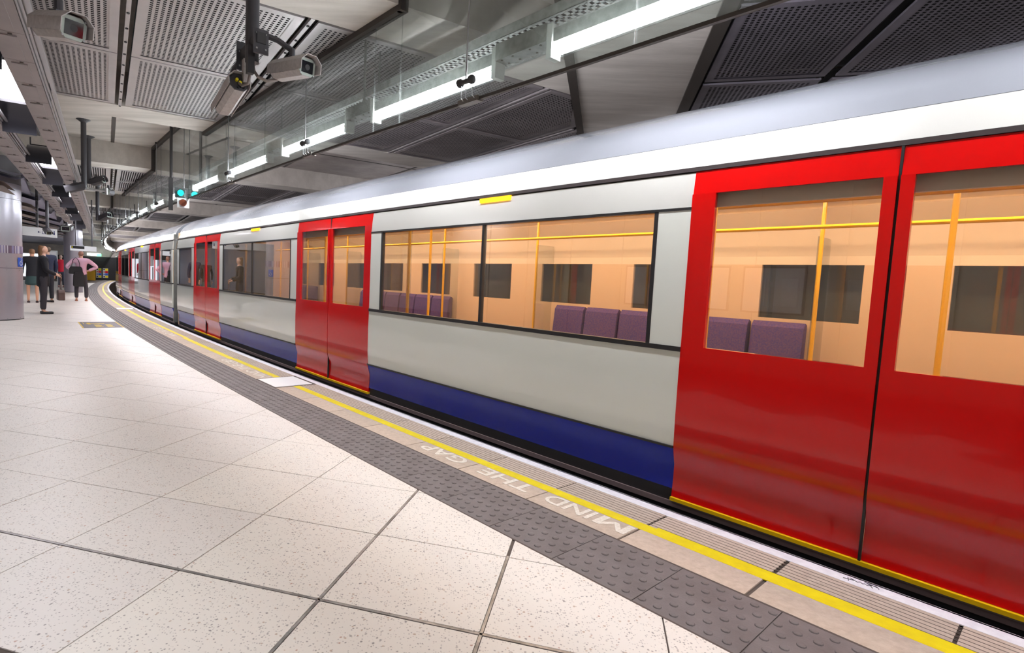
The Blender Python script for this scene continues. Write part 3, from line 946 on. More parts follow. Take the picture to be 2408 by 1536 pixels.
# ================================================================== GLASS SCREEN, ROPES, TUBE LIGHTS
GU = -0.30
ZG = 2.465
for i in range(-2, 24):
    a = 0.53 - 1.27 + 2.54 * i; e = a + 2.54
    # top height under the rail
    def top(s):
        for (x0, x1) in marks:
            if x0 - .1 <= s <= x1 + .1: return ZL - .05
        return ZH - .05
    cuts = sorted([a, e] + [x for mm in marks for x in mm if a < x < e])
    for x0, x1 in zip(cuts[:-1], cuts[1:]):
        if x1 - x0 < .05: continue
        m = MB(); m.cb(x0 + .006, x1 - .006, GU - .006, GU + .006, ZG + .012, top((x0 + x1) / 2), 0.4)
        m.build('glass_panel', M['glass'], screen)
    m = MB(); m.cb(a, e, GU - .012, GU + .012, ZG - .006, ZG + .014, 0.4); m.build('bottom_edge', M['channel'], screen)
    if i > 18: continue
for i in range(0, 20):
    s_ = 0.53 + 2.54 * i
    zt = ZL if any(x0 <= s_ <= x1 for x0, x1 in marks) else ZH
    rope = thing('steel_rope', 'steel suspension rope with bobbin clamp, %s counting from the top right of the glass screen' % ORD[i], 'rope', C(s_, GU - .05, ZG), group='ropes that hang in front of the glass screen')
    m = MB(); m.tube([C(s_, GU - .05, ZG + .13), C(s_, GU - .05, zt - .02)], 0.0055 if i < 3 else 0.0075, 6); m.build('rope', M['alu'], rope)
    m = MB()
    pr_ = [(-.075, .022), (-.07, .030), (-.05, .030), (-.035, .017), (.035, .017), (.05, .030), (.07, .030), (.075, .022)]
    m.tube([C(s_ + a, GU - .05, ZG + .125) for a, r in pr_], [r for a, r in pr_], 12); m.build('clamp', M['dark_grey'], rope, smooth=True)
    m = MB()
    for a in (-.07, 0, .045):
        m.tube([C(s_ + a, GU - .05, ZG + .12), C(s_ + a, GU - .05, ZG + .02), C(s_ + a, GU - .015, ZG + .0)], .0035, 5)
    m.build('hook', M['alu'], rope)
    m = MB(); m.cb(s_ - .1, s_ + .1, GU - .03, GU + .03, ZG - .012, ZG + .022, .3); m.build('shoe', M['rust'], rope)
    m = MB(); m.tube([C(s_, GU - .05, zt - .03), C(s_, GU - .05, zt)], .03, 8); m.build('ceiling_cup', M['black'], rope)
LU, LZ = -0.185, 2.655
for i in range(-7, 27):
    sc = 1.17 + 2.045 * i
    nm = ORD[i + 1] if -2 < i < 19 else ''
    if i < -1: lab = 'fluorescent tube light above the track edge, beyond the top right of the photo'
    elif i > 18: lab = 'one of the tiny merging tube lights at the far bend of the glass screen'
    else: lab = '%s white fluorescent tube light behind the glass, counting from the top' % nm
    t = thing('tube_light', lab, 'light', C(sc, LU, LZ), group='tube lights along the glass screen')
    m = MB(); m.tube([C(sc + x, LU, LZ) for x in (-.72, -.36, 0, .36, .72)], .027, 10); m.build('tube', M['tube'], t, smooth=True)
    m = MB(); m.tube([C(sc + x, LU, LZ) for x in (-.77, -.4, 0, .4, .77)], .042, 12, caps=False); m.build('tube_cover', M['cover'], t, smooth=True)
    for x in (-.78, .78):
        m = MB(); m.cb(sc + x - .02, sc + x + .02, LU - .045, LU + .045, LZ - .045, LZ + .16, .3); m.build('end_cap', M['tube_end'], t)
    m = MB(); m.sweep([(LU - .03, LZ + .05), (LU + .03, LZ + .05), (LU + .03, LZ + .13), (LU - .03, LZ + .13)], sc - .76, sc + .76, .5); m.build('gear_tray', M['galv'], t)
    if i < 12 and i > -3:
        m = MB(); m.cb(sc + .80, sc + 1.245, LU - .05, LU + .06, LZ + .06, LZ + .17, .3); o = m.build('junction_trunking', M['galv'], t)
        m = MB()
        for x in (.86, .95, 1.1, 1.2):
            for uu in (-.03, .04): m.tube([C(sc + x, LU + uu, LZ + .055), C(sc + x, LU + uu, LZ + .062)], .008, 6)
        m.build('bolts', M['rust'], o)
        if i % 2 == 0:
            m = MB(); m.tube([C(sc + 1.0, LU, LZ + .17), C(sc + 1.0, LU, ZL)], .012, 6); m.build('hanger', M['galv'], t)
# cable trays behind the screen
def tray(u, z, s0, s1, label, w=.16, pitch=.055):
    t = thing('cable_tray', label, 'cable tray', C((s0 + s1) / 2, u, z))
    m = MB(); m.cb(s0, s1, u - w / 2, u - w / 2 + .006, z, z + .07, .6); m.cb(s0, s1, u + w / 2 - .006, u + w / 2, z, z + .07, .6); m.build('side_flange', M['galv'], t)
    m = MB(); s = s0
    m.cb(s0, s1, u - w / 2, u - w / 2 + .03, z, z + .003, .6); m.cb(s0, s1, u + w / 2 - .03, u + w / 2, z, z + .003, .6); m.cb(s0, s1, u - .012, u + .012, z, z + .003, .6)
    while s < s1:
        m.cb(s, s + pitch * .5, u - w / 2 + .02, u + w / 2 - .02, z, z + .003, 1); s += pitch
    m.build('perforated_bottom', M['galv'], t, kind='stuff')
    s = s0 + .5
    while s < s1:
        m = MB(); m.tube([C(s, u, z + .01), C(s, u, ZL)], .008, 6); m.build('drop_rod', M['galv'], t); s += 2.4
    m = MB(); 
    for k in range(3):
        m.tube([C(x, u - .04 + .04 * k, z + .018) for x in np.arange(s0, s1, .6)], .012, 6)
    m.build('cables', M['black'], t)
tray(0.05, 2.98, -3.0, 12.0, 'long galvanised cable tray above the tube lights, nearer the glass')
tray(0.45, 3.05, -3.0, 9.0, 'second galvanised cable tray above the train roof, further from the glass', .2)

# ================================================================== CABLE TRUNKS AND LUMINAIRES (straight, in the p/q frame)
def trunk(q0, q1, z, p0, p1, label):
    t = thing('overhead_duct', label, 'cable trunk', G((p0 + p1) / 2, (q0 + q1) / 2, z))
    w = q1 - q0
    m = MB(); m.gb(p0, p1, q0 + .004, q1 - .004, z + .006, z + .11); m.build('duct_body', M['trunk'], t)
    p = p0
    while p < p1:
        L = 0.62 if p < 30 else 1.24
        m = MB()
        m.gb(p + .003, p + L - .003, q0, q1, z, z + .006)
        m.gb(p + .06, p + L - .06, q0 + .04, q1 - .05, z - .009, z)
        cv = m.build('duct_cover', M['trunk'], t)
        if p < 22:
            m = MB(); m.gb(p + .02, p + .05, q0 + .5 * w, q0 + .62 * w, z - .012, z); m.build('catch', M['rust'], cv)
        p += L
    m = MB()
    for k, mt in ((0, 0), (.022, 1), (.044, 0)):
        m.gb(p0, p1, q1 + k, q1 + k + .012, z + .02 + k * .5, z + .05 + k * .5)
    m.gb(p0, p1, q1 + .056, q1 + .075, z + .03, z + .05)
    m.build('edge_rail', M['trunk_edge'], t)
    p = p0 + 1
    while p < p1:
        m = MB(); m.tube([G(p, (q0 + q1) / 2, z + .1), G(p, (q0 + q1) / 2, 3.42)], .012, 6); m.build('hanger', M['black'], t); p += 3.1
ZT = 2.75
trunk(-0.64, -0.45, ZT, -2, 34, 'long grey cable duct with latched covers, nearer the track')
trunk(-1.21, -0.99, ZT, 2, 25, 'long grey cable duct with latched covers, left of the white luminaires')
def luminaire(p1, q0, q1, label, z=2.93, hood=True):
    t = thing('luminaire', label, 'light', G(p1 - .75, (q0 + q1) / 2, z), group='white luminaires between the ducts')
    m = MB(); m.gb(p1 - 1.5, p1, q0, q1, z, z + .012); m.build('diffuser', M['panel_light'], t)
    m = MB(); m.gb(p1 - 1.53, p1 + .03, q0 - .03, q0, z - .03, z + .1); m.gb(p1 - 1.53, p1 + .03, q1, q1 + .03, z - .03, z + .1)
    m.gb(p1 - 1.53, p1 - 1.5, q0, q1, z - .03, z + .1); m.gb(p1, p1 + .03, q0, q1, z - .03, z + .1); m.gb(p1 - 1.53, p1 + .03, q0 - .03, q1 + .03, z + .09, z + .1)
    m.build('housing', M['black'], t)
    if hood:
        for a, sgn in ((p1 + .08, 1), (p1 - 1.6, -1)):
            prof = []
            for k in range(9):
                an = PI / 2 * k / 8
                prof.append((a + sgn * .42 * math.sin(an), z + .05 - .30 * (1 - math.cos(an))))
            m = MB()
            full = prof + [(x + sgn * .012, y + .012) for x, y in reversed(prof)]
            m.prism([(x, y) for x, y in full], E2 * (q0 - .04), E1, (0, 0, 1), E2 * (q1 - q0 + .08))
            m.build('curved_shade', M['shade'], t, smooth=True)
        m = MB(); m.gb(p1 + 1.5, p1 + 1.95, q0 + .02, q1 - .04, z + .02, z + .33); m.gb(p1 + 1.2, p1 + 1.5, q0 + .05, q0 + .15, z + .05, z + .2); m.build('gear_box', M['dark_grey'], t)
names = ['nearest white luminaire, cut off by the left edge of the photo', 'second white luminaire between the ducts, at mid height on the left', 'third white luminaire between the ducts, small and triangular', 'fourth white luminaire between the ducts, tiny', 'fifth and farthest white luminaire between the ducts']
for k in range(5):
    luminaire(7.55 + 4.65 * k, -0.93, -0.70, names[k])
for k in range(-3, 0):
    luminaire(7.55 + 4.65 * k, -0.93, -0.70, 'white luminaire of the same row, behind the camera', hood=False)
for k in range(-1, 5):  # second lamp row, unseen, added to fill the hall with light
    for q in (-4.6,):
        luminaire(6.0 + 4.65 * k, q - .15, q + .15, 'added hall luminaire for fill light, unseen left of the ducts', hood=False)

# ================================================================== COLUMNS
def column(x, y, r, label, h=2.87, detail=True):
    t = thing('column', label, 'column', (x, y, 0))
    seams = [0.0, 1.10, 2.54, h] if detail else [0.0, 1.10, h]
    n = 48
    for a, e in zip(seams[:-1], seams[1:]):
        m = MB(); m.tube([(x, y, a + .004), (x, y, e - .004)], r, n); m.build('cladding_panel', M['clad'], t, smooth=True)
    m = MB(); m.tube([(x, y, 0), (x, y, h)], r - .012, n); m.build('core', M['black'], t)
    m = MB(); m.tube([(x, y, h), (x, y, h + .06), (x, y, h + .38), (x, y, 3.87)], [r * 1.0, r * .99, r * .985, r * .98], n); m.build('collar', M['clad_dark'], t, smooth=True)
    if detail:
        rnd = random.Random(3)
        cols = [mat('band_' + str(i), c, 0.4) for i, c in enumerate([(120, 98, 120), (200, 192, 204), (150, 140, 175), (96, 84, 104), (176, 168, 190)])]
        for k in range(150):
            a = 2 * PI * k / 150
            m = MB(); c_, s_ = math.cos(a), math.sin(a)
            tx = Vector((-s_, c_, 0)); nn = Vector((c_, s_, 0))
            m.box(Vector((x, y, 1.41)) + nn * r - tx * .0115, tx * .023, nn * .006, (0, 0, .16))
            m.build('band_tile', cols[rnd.choice([0, 1, 1, 2, 2, 3, 4])], t)
        for zz in (1.06, 1.14, .04, 2.50, 2.58):
            for k in range(12):
                a = 2 * PI * k / 12 + .2
                m = MB(); c = Vector((x + (r + .001) * math.cos(a), y + (r + .001) * math.sin(a), zz))
                m.tube([c, c + Vector((math.cos(a), math.sin(a), 0)) * .005], .011, 8); m.build('screw', M['alu'], t)
    m = MB(); m.tube([(x, y, -.002), (x, y, .018)], r + .006, n); m.build('base_ring', M['black'], t)
    return t
CXC, CYC, CRR = -9.84, 11.73, 0.60
colm = column(CXC, CYC, CRR, 'big round column clad in silver-lilac metal at the left edge of the photo')
column(-17.1, 25.05, 0.36, 'far round silver column standing behind the people', detail=False)
# access sign on the column
sg = thing('access_sign', 'blue sign with a white wheelchair symbol on the silver column', 'sign', (CXC, CYC, 1.23))
a0 = math.atan2(-.80, .60) 
vdir = Vector((CXC, CYC, 0)).normalized(); rgt = Vector((vdir.y, -vdir.x, 0))
# centre of the sign sits near the right-hand limb of the column as seen from the platform
def onr(ang, rr, z):
    d = (-vdir) * math.cos(ang) + rgt * math.sin(ang)
    return Vector((CXC, CYC, z)) + d * rr
m = MB(); vs = []; fs = []
for i in range(7):
    an = 0.98 + .36 * i / 6 * 1.0
    vs += [onr(an, CRR + .004, 1.135), onr(an, CRR + .004, 1.33), onr(an, CRR + .010, 1.33), onr(an, CRR + .010, 1.135)]
for i in range(6):
    o = i * 4
    for j in range(4): fs.append((o + j, o + (j + 1) % 4, o + 4 + (j + 1) % 4, o + 4 + j))
fs += [(0, 1, 2, 3), (27, 26, 25, 24)]
m.add(vs, fs); m.build('plate', M['blue_sign'], sg)
m = MB()
def sp(x, z): return onr(1.16 + x / CRR, CRR + .013, 1.2325 + z)
m.tube([sp(.0, .050), sp(.0, .0), sp(.035, .0), sp(.05, -.045), sp(.065, -.045)], .008, 6)
m.tube([sp(0, .03), sp(.04, .03)], .006, 6)
m.tube([sp(-.01 + .045 * math.cos(t), -.025 + .045 * math.sin(t)) for t in np.linspace(2.0, 6.0, 12)], .007, 6)
m.ball(sp(0, .072), .014, 5)
m.build('wheelchair_symbol', M['sign_white'], sg)

# ================================================================== CCTV
def ortho(d):
    d = Vector(d).normalized(); r = d.cross(Vector((0, 0, 1))).normalized(); u = r.cross(d).normalized()
    return d, r, u
def cctv(label, B, F,  w=.125, h=.12, shield=True, back_detail=False, lens_bright=False, grp=None, hang=None, body='cctv'):
    B, F = Vector(B), Vector(F); d, r, u = ortho(F - B); L = (F - B).length
    t = thing('cctv_camera', label, 'camera', (B + F) / 2, group=grp)
    c = .03
    def oct_(w, h, c): return [(-w / 2 + c, -h / 2), (w / 2 - c, -h / 2), (w / 2, -h / 2 + c), (w / 2, h / 2 - c), (w / 2 - c, h / 2), (-w / 2 + c, h / 2), (-w / 2, h / 2 - c), (-w / 2, -h / 2 + c)]
    m = MB(); m.prism(oct_(w, h, c), B, r, u, d * L); hs = m.build('housing', M[body], t)
    if shield:
        so = oct_(w + .03, h + .03, .042); si = oct_(w + .022, h + .022, .04)
        idx = [3, 4, 5, 6]
        pro = [so[2], so[3], so[4], so[5], so[6], so[7]]; pri = [si[2], si[3], si[4], si[5], si[6], si[7]]
        m = MB(); m.prism(pro + pri[::-1], B - d * .03, r, u, d * (L + .085)); m.build('sun_shield', M[body], t)
    m = MB(); m.prism(oct_(w * .93, h * .93, .022), F, r, u, d * .006); fp = m.build('front_plate', M['cctv_plate'], t)
    m = MB(); m.prism([(-w * .35, -h * .31), (w * .35, -h * .31), (w * .35, h * .31), (-w * .35, h * .31)], F + d * .0055, r, u, d * .002); m.build('window', M['lens'], fp)
    m = MB(); m.tube([F + d * .007, F + d * .0085], .018, 14); m.build('lens_ring', M['dark_grey'], fp)
    for a, b_ in ((-.4, -.38), (.4, -.38), (.4, .38), (-.4, .38)):
        m = MB(); m.tube([F + d * .006 + r * w * a + u * h * b_, F + d * .011 + r * w * a + u * h * b_], .005, 8); m.build('screw', M['alu'], fp)
    m = MB(); m.prism(oct_(w * .98, h * .98, .028), B - d * .008, r, u, d * .008); bp = m.build('back_plate', M['pole'], t)
    if back_detail:
        for x, y in ((-.018, .012), (.004, -.006)):
            m = MB(); q = B - d * .008 + r * x + u * y; m.tube([q, q - d * .02], .011, 8); m.build('cable_gland', M['copper_yellow'], bp)
        for x, y in ((-.01, -.04), (.03, -.035), (.01, -.03)):
            m = MB(); q = B - d * .008 + r * x + u * y; m.tube([q, q - d * .012], .009, 8); m.build('plug', M['black'], bp)
    m = MB(); mid = B + (F - B) * .45 + u * h / 2
    m.box(mid - r * .03 - d * .05, r * .06, d * .10, u * .025)
    m.tube([mid + u * .02, mid + u * .02 + Vector((0, 0, .06))], .022, 10)
    if hang is not None:
        hv = Vector(hang)
        m.tube([mid + u * .02 + Vector((0, 0, .05)), (mid + hv) / 2 + Vector((0, 0, .05)), hv], .02, 10)
    m.build('bracket', M['pole'], t, smooth=True)
    return t
cctv('grey camera hanging from the thick pole, glass face towards the platform at right', (-1.31, 4.13, 2.68), (-1.04, 3.88, 2.63), hang=(-1.36, 3.95, 2.86))
cctv('grey camera seen from behind, two yellow cable glands, left of the thick pole', (-1.60, 4.13, 2.59), (-1.84, 4.44, 2.50), back_detail=True, hang=(-1.62, 4.17, 2.74))
cctv('grey camera with a dark lens window in the top left corner', (-2.34, 3.22, 2.55), (-2.04, 3.01, 2.46), hang=(-2.20, 3.10, 2.80))
pl = thing('camera_pole', 'thick dark grey pole hanging from the ceiling with two cameras', 'pole', (-1.47, 4.03, 2.70))
m = MB(); m.tube([(-1.47, 4.03, 2.70), (-1.47, 4.03, 3.41)], .0466, 24); m.build('pole', M['pole'], pl, smooth=True)
m = MB(); m.tube([(-1.47, 4.03, 3.385), (-1.47, 4.03, 3.40)], .10, 24); m.build('flange', M['pole'], pl)
ax = Vector((.38, -.52, 0)).normalized(); ay = Vector((-ax.y, ax.x, 0))
c0 = Vector((-1.47, 4.03, 2.80))
m = MB(); m.box(c0 - ax * .20 - ay * .03 - Vector((0, 0, .035)), ax * .42, ay * .06, (0, 0, .07)); m.build('crossbar', M['dark_grey'], pl)
for s_, hgt in ((.20, .16), (-.21, .2)):
    m = MB(); q = c0 + ax * s_; m.box(q - ax * .008 - ay * .05 - Vector((0, 0, .10)), ax * .016, ay * .10, (0, 0, hgt)); e = m.build('mount_plate', M['pole'], pl)
    m = MB()
    for a, b_ in ((-.03, -.07), (.03, -.07), (-.03, .03), (.03, .03)):
        w_ = q + ay * a + Vector((0, 0, b_)); m.tube([w_ - ax * .014, w_ + ax * .014], .007, 6)
    m.build('bolts', M['alu'], e)
m = MB(); m.box(c0 + ax * .07 - ay * .06 - Vector((0, 0, .21)), ax * .045, ay * .045, (0, 0, .19)); m.build('drop_box', M['dark_grey'], pl)
m = MB(); m.box(c0 - ax * .18 - ay * .02 - Vector((0, 0, .20)), ax * .05, ay * .05, (0, 0, .20)); m.build('drop_box', M['cctv'], pl)
m = MB(); m.tube([(-1.465, 4.03, 2.71), (-1.45, 4.02, 2.64), (-1.42, 4.01, 2.60), (-1.37, 4.05, 2.585), (-1.32, 4.12, 2.62)], .011, 10); m.build('cable', M['conduit'], pl, smooth=True)
m = MB(); m.tube([(-1.48, 4.03, 2.71), (-1.485, 4.04, 2.63), (-1.51, 4.07, 2.57), (-1.56, 4.09, 2.56), (-1.592, 4.115, 2.585)], .011, 10); m.build('cable', M['conduit'], pl, smooth=True)
p2 = thing('camera_pole', 'dark pole above the camera in the top left corner', 'pole', (-2.20, 3.10, 2.8))
m = MB(); m.tube([(-2.20, 3.10, 2.74), (-2.20, 3.10, 3.41)], .04, 20); m.build('pole', M['pole'], p2, smooth=True)
# distant masts with cameras
def mast(x, y, z0, z1, label, r=.045, arms=()):
    t = thing('camera_pole', label, 'pole', (x, y, z0))
    m = MB(); m.tube([(x, y, z0), (x, y, z1)], r, 14); m.build('pole', M['pole'], t, smooth=True)
    m = MB(); m.tube([(x, y, z1 - .05), (x, y, z1 - .03), (x, y, z1)], [r, r * 1.6, r * 2.6], 14); m.build('flange', M['pole'], t)
    for a in arms:
        m = MB(); m.tube([(x, y, a[2]), a], .018, 8); m.tube([Vector(a) - Vector((0, 0, .06)), Vector(a) + Vector((0, 0, .06))], .025, 8); m.build('arm', M['alu'], t)
mast(-6.79, 10.26, 2.62, ZH, 'slim dark mast from the ceiling recess, nearer of the pair', arms=((-6.5, 10.45, 2.62),))
mast(-7.54, 11.54, 2.90, ZH, 'slim dark mast from the ceiling recess, farther of the pair', arms=((-7.2, 11.7, 2.8),))
mast(-9.7, 15.2, 2.46, 3.42, 'dark mast with a small camera, beside the far end of the duct', arms=((-9.5, 15.3, 2.46),))
gk = 'small dark cameras on the far masts'
cctv('dark grey camera pointing down left on the nearer slim mast', (-6.80, 10.24, 2.66), (-6.98, 10.12, 2.58), .13, .13, grp=gk, body='pole')
cctv('black camera pointing up right on the farther slim mast', (-7.46, 11.55, 2.93), (-7.25, 11.55, 3.0), .13, .13, grp=gk, body='pole')
cctv('black box camera below the bracket between the two slim masts', (-7.25, 11.8, 2.78), (-7.23, 11.6, 2.77), .16, .12, shield=False, grp=gk, body='pole')
cctv('small dark camera beside the bottom of the far mast', (-9.62, 15.25, 2.52), (-9.35, 15.15, 2.62), .16, .15, grp=gk, body='pole')
cctv('small camera with a reddish lens in front of the white lifts sign', (-9.95, 13.62, 2.06), (-9.74, 13.42, 1.97), .12, .11, grp=gk, body='pole')
m_ = thing('camera_pole', 'short thin pole holding the camera in front of the lifts sign', 'pole', (-9.9, 13.6, 2.1))
m = MB(); m.tube([(-9.9, 13.58, 2.08), (-9.9, 13.58, 3.4)], .035, 10); m.build('pole', M['pole'], m_)
cctv('pale dome-fronted camera under the left duct near its far end', (-10.9, 15.75, 2.28), (-10.75, 15.45, 2.22), .24, .16, grp=gk, body='pole')

# ================================================================== SIGNAL
sgn = thing('signal_lamp', 'hanging platform signal: lit cyan lamp over a white box with an amber lens', 'signal', (-4.72, 9.72, 2.4))
vd = Vector((-4.75, 9.70, 0)).normalized(); rg = Vector((vd.y, -vd.x, 0))
def sq(a, b_, z): return Vector((-4.72, 9.72, z)) + rg * a + vd * b_
m = MB(); m.box(sq(-.085, 0, 2.30), rg * .19, vd * .12, (0, 0, .165)); bx_ = m.build('lens_box', M['sign_white'], sgn)
m = MB(); m.tube([sq(.01, -.012, 2.385), sq(.01, 0, 2.385)], .06, 20); m.build('amber_lens', M['amber'], bx_)
m = MB(); m.tube([sq(-.03, -.012, 2.55), sq(-.03, .02, 2.55)], .048, 20); m.build('cyan_lens', M['cyan'], sgn)
m = MB(); m.box(sq(-.12, .02, 2.47), rg * .2, vd * .1, (0, 0, .17)); m.box(sq(-.22, .06, 2.25), rg * .07, vd * .07, (0, 0, .55)); m.tube([sq(-.18, .09, 2.7), sq(-.18, .09, 3.86)], .025, 8)
m.build('signal_body', M['dark_grey'], sgn)

# ================================================================== SIGNS
def slab_sign(name, label, A, B_, z0, z1, th, parts, cat='sign'):
    """vertical board from plan point A (left) to B_ (right) as seen from the platform"""
    A, B_ = Vector((A[0], A[1], 0)), Vector((B_[0], B_[1], 0)); d = (B_ - A).normalized(); n = Vector((d.y, -d.x, 0))
    if n.dot(-A) < 0: n = -n
    t = thing(name, label, cat, (A + B_) / 2 + Vector((0, 0, z0)))
    m = MB(); m.box(A + Vector((0, 0, z0)) - n * th, B_ - A, n * th, (0, 0, z1 - z0)); m.build('board', M['sign_white'], t)
    def P(x, z, o=.002): return A + d * x + n * o + Vector((0, 0, z))
    return t, P, d, n
def flat_text(body, P, d, n, x, z, size, material, parent, bold=.01):
    me = text_mesh(body, size, bold * size)
    o = P(x, z, .003)
    for v in me.vertices:
        v.co = o + d * v.co.x + Vector((0, 0, v.co.y)) + n * v.co.z
    me.materials.append(material)
    return obj('lettering', me, parent)
t, P, d, n = slab_sign('lifts_sign', 'white hanging sign with a navy arrow and the word Lifts', (-11.55, 13.15), (-10.78, 15.16), 1.94, 2.17, .08, None)
m = MB(); m.box(P(1.66, 2.048), d * .055, (0, 0, .014), n * .003); m.prism([(0, 0), (.04, .03), (.04, -.03)], P(1.64, 2.055), d, Vector((0, 0, 1)), n * .003); m.build('arrow', M['navy'], t)
flat_text('Lifts', P, d, n, 1.75, 2.015, .10, M['navy'], t)
m = MB(); m.box(P(2.055, 2.01), d * .03, (0, 0, .07), n * .003); m.ball(P(2.07, 2.10, .003), .014, 5); m.build('person_symbol', M['navy'], t)
for x in (1.66, 1.93):
    m = MB(); m.tube([P(x, 2.17, -.04), P(x, 3.4, -.04)], .03, 8); m.build('hanger', M['pole'], t)
t, P, d, n = slab_sign('train_indicator', 'white hanging indicator box with glowing yellow text above the person in pink', (-12.47, 18.12), (-11.87, 18.53), 1.70, 1.86, .12, None, 'display')
m = MB(); m.box(P(.03, 1.765), d * .36, (0, 0, .085), n * .002); m.build('display_window', M['screen_black'], t)
m = MB(); m.prism([(0, 0), (.025, .016), (.025, -.016)], P(.038, 1.808, .003), d, Vector((0, 0, 1)), n * .002); m.build('arrow', M['led'], t)
flat_text('Way out', P, d, n, .08, 1.787, .068, M['led'], t, .03)
for x in (.15, .6):
    m = MB(); m.tube([P(x, 1.86, -.05), P(x, 3.4, -.05)], .02, 8); m.build('hanger', M['pole'], t)
t, P, d, n = slab_sign('notice_board', 'grey framed notice board behind the people, white sheet inside', (-20.18, 27.36), (-19.70, 27.71), 1.36, 1.90, .05, None, 'notice board')
m = MB(); m.box(P(.05, 1.42), d * .48, (0, 0, .42), n * .004); m.build('sheet', M['paper'], t)
m = MB(); m.box(P(0, 0, -.06), d * .05, -n * .05, (0, 0, 1.3)); m.box(P(.55, 0, -.06), d * .05, -n * .05, (0, 0, 1.3)); m.build('post', M['alu'], t)

# far end wall with warning signs, exit light, yellow bin
A = Vector((-34.5, 46.6, 0)); B_ = Vector((-29.3, 50.2, 0)); d = (B_ - A).normalized(); n = Vector((d.y, -d.x, 0)); n = n if n.dot(-A) > 0 else -n
m = MB(); m.box(A - n * .2, B_ - A, n * .2, (0, 0, 2.05)); we = m.build('wall_far', M['black'], kind='structure')
m = MB(); m.box(A - n * .2 + Vector((0, 0, 2.05)) - d * 9, B_ - A + d * 12, n * .2, (0, 0, 1.85)); m.build('upper_panel', M['concrete_dark'], we)
def WP(x, z, o=.01): return A + d * x + n * o + Vector((0, 0, z))
xs = [3.87, 4.38]
lbl = ['left of two four-colour safety boards on the black end wall', 'right of two four-colour safety boards on the black end wall']
for x, lb in zip(xs, lbl):
    t = thing('safety_board', lb, 'sign', WP(x, .2), group='safety boards on the end wall')
    m = MB(); m.box(WP(x, .20), d * .40, (0, 0, .85), n * .02); m.build('board', M['sign_white'], t)
    for k, mt in enumerate(('yellow', 'blue_sign', 'red', 'yellow')):
        m = MB(); m.box(WP(x + .17, .22 + .208 * k, .031), d * .22, (0, 0, .19), n * .004); m.build('colour_field', M[mt], t)
        m = MB(); m.box(WP(x + .04, .26 + .208 * k, .031), d * .10, (0, 0, .11), n * .004); m.build('pictogram', M['ink' if k in (0, 3) else ('blue_sign' if k == 1 else 'red')], t)
t = thing('exit_light', 'green glowing exit light with white lamps at the top of the end wall', 'light', WP(3.3, 2.1))
m = MB(); m.box(WP(3.2, 2.12, .3), d * 1.0, (0, 0, .22), n * .08); m.build('lamp_row', M['lamp_far'], t)
m = MB(); m.box(WP(3.9, 2.10, .42), d * .35, (0, 0, .2), n * .04); m.build('green_face', M['green'], t)
t = thing('grit_bin', 'yellow box against the end wall behind the person in pink', 'box', (-30.1, 46.0, 0))
m = MB(); m.cbox((-30.15, 46.0, .42), .95, .5, .80, Matrix.Rotation(R(36), 3, 'Z')); m.build('body', mat('bin_yellow', (206, 160, 20), .5), t)
m = MB(); m.cbox((-30.15, 46.0, .84), 1.0, .55, .06, Matrix.Rotation(R(36), 3, 'Z')); m.build('lid', mat('bin_lid', (190, 146, 18), .5), t)

# ================================================================== VAULTED HALL CEILING left of the trunks
hall = thing('vaulted_ceiling', 'shallow concrete arches with pale lilac vault panels beyond the ducts, upper left', 'ceiling vault', G(20, -5, 3))
def vault(p0, p1, qa, qb, zb, rise, name, mt, rib=False):
    m = MB(); vs = []; fs = []; N = 10
    for i in range(N + 1):
        q = qa + (qb - qa) * i / N
        zc = zb + rise * math.sin(PI * i / N)
        for j, p in enumerate((p0, (p0 + p1) / 2, p1)):
            vs.append(G(p, q, zc + (0.22 if j == 1 and not rib else 0)))
    k = 3
    for i in range(N):
        for j in range(2):
            a = i * k + j; fs.append((a, a + 1, a + k + 1, a + k))
    m.add(vs, fs)
    top = [(v[0], v[1], v[2] + .08) for v in vs]
    m.add(top, [f[::-1] for f in fs])
    return m.build(name, M[mt], hall, smooth=False)
for k in range(6):
    pb = 12.5 + 4.2 * k
    vault(pb, pb + 1.5, -9.5, -1.5, 2.55, .55, 'concrete_arch', 'concrete_dark', rib=True)
    vault(pb + 1.5, pb + 4.2, -9.5, -1.5, 2.85, .65, 'vault_panel', 'vault')
m = MB(); m.gb(38, 60, -14, -1.6, 2.9, 3.0); m.build('flat_soffit', M['vault'], hall)

# ================================================================== FRAMED POSTERS on the wall behind the camera
for i, (s0, s1, z0, z1, lb) in enumerate(((.52, 1.40, .95, 1.66, 'framed network map on the wall behind the camera, mirrored in the train window'), (1.66, 2.04, .95, 1.66, 'narrow notice on the rear wall, next to the framed map'), (2.40, 2.78, .95, 1.66, 'narrow notice on the rear wall, middle one of three'), (3.2, 3.6, .95, 1.66, 'narrow notice on the rear wall, furthest from the map'))):
    t = thing('wall_poster', lb, 'poster', C((s0 + s1) / 2, -6.5, z0))
    m = MB(); m.cb(s0 - .03, s1 + .03, -6.55, -6.52, z0 - .03, z1 + .03); m.build('frame', M['poster_frame'], t)
    m = MB(); m.cb(s0, s1, -6.52, -6.515, z0, z1); m.build('sheet', M['paper'], t)

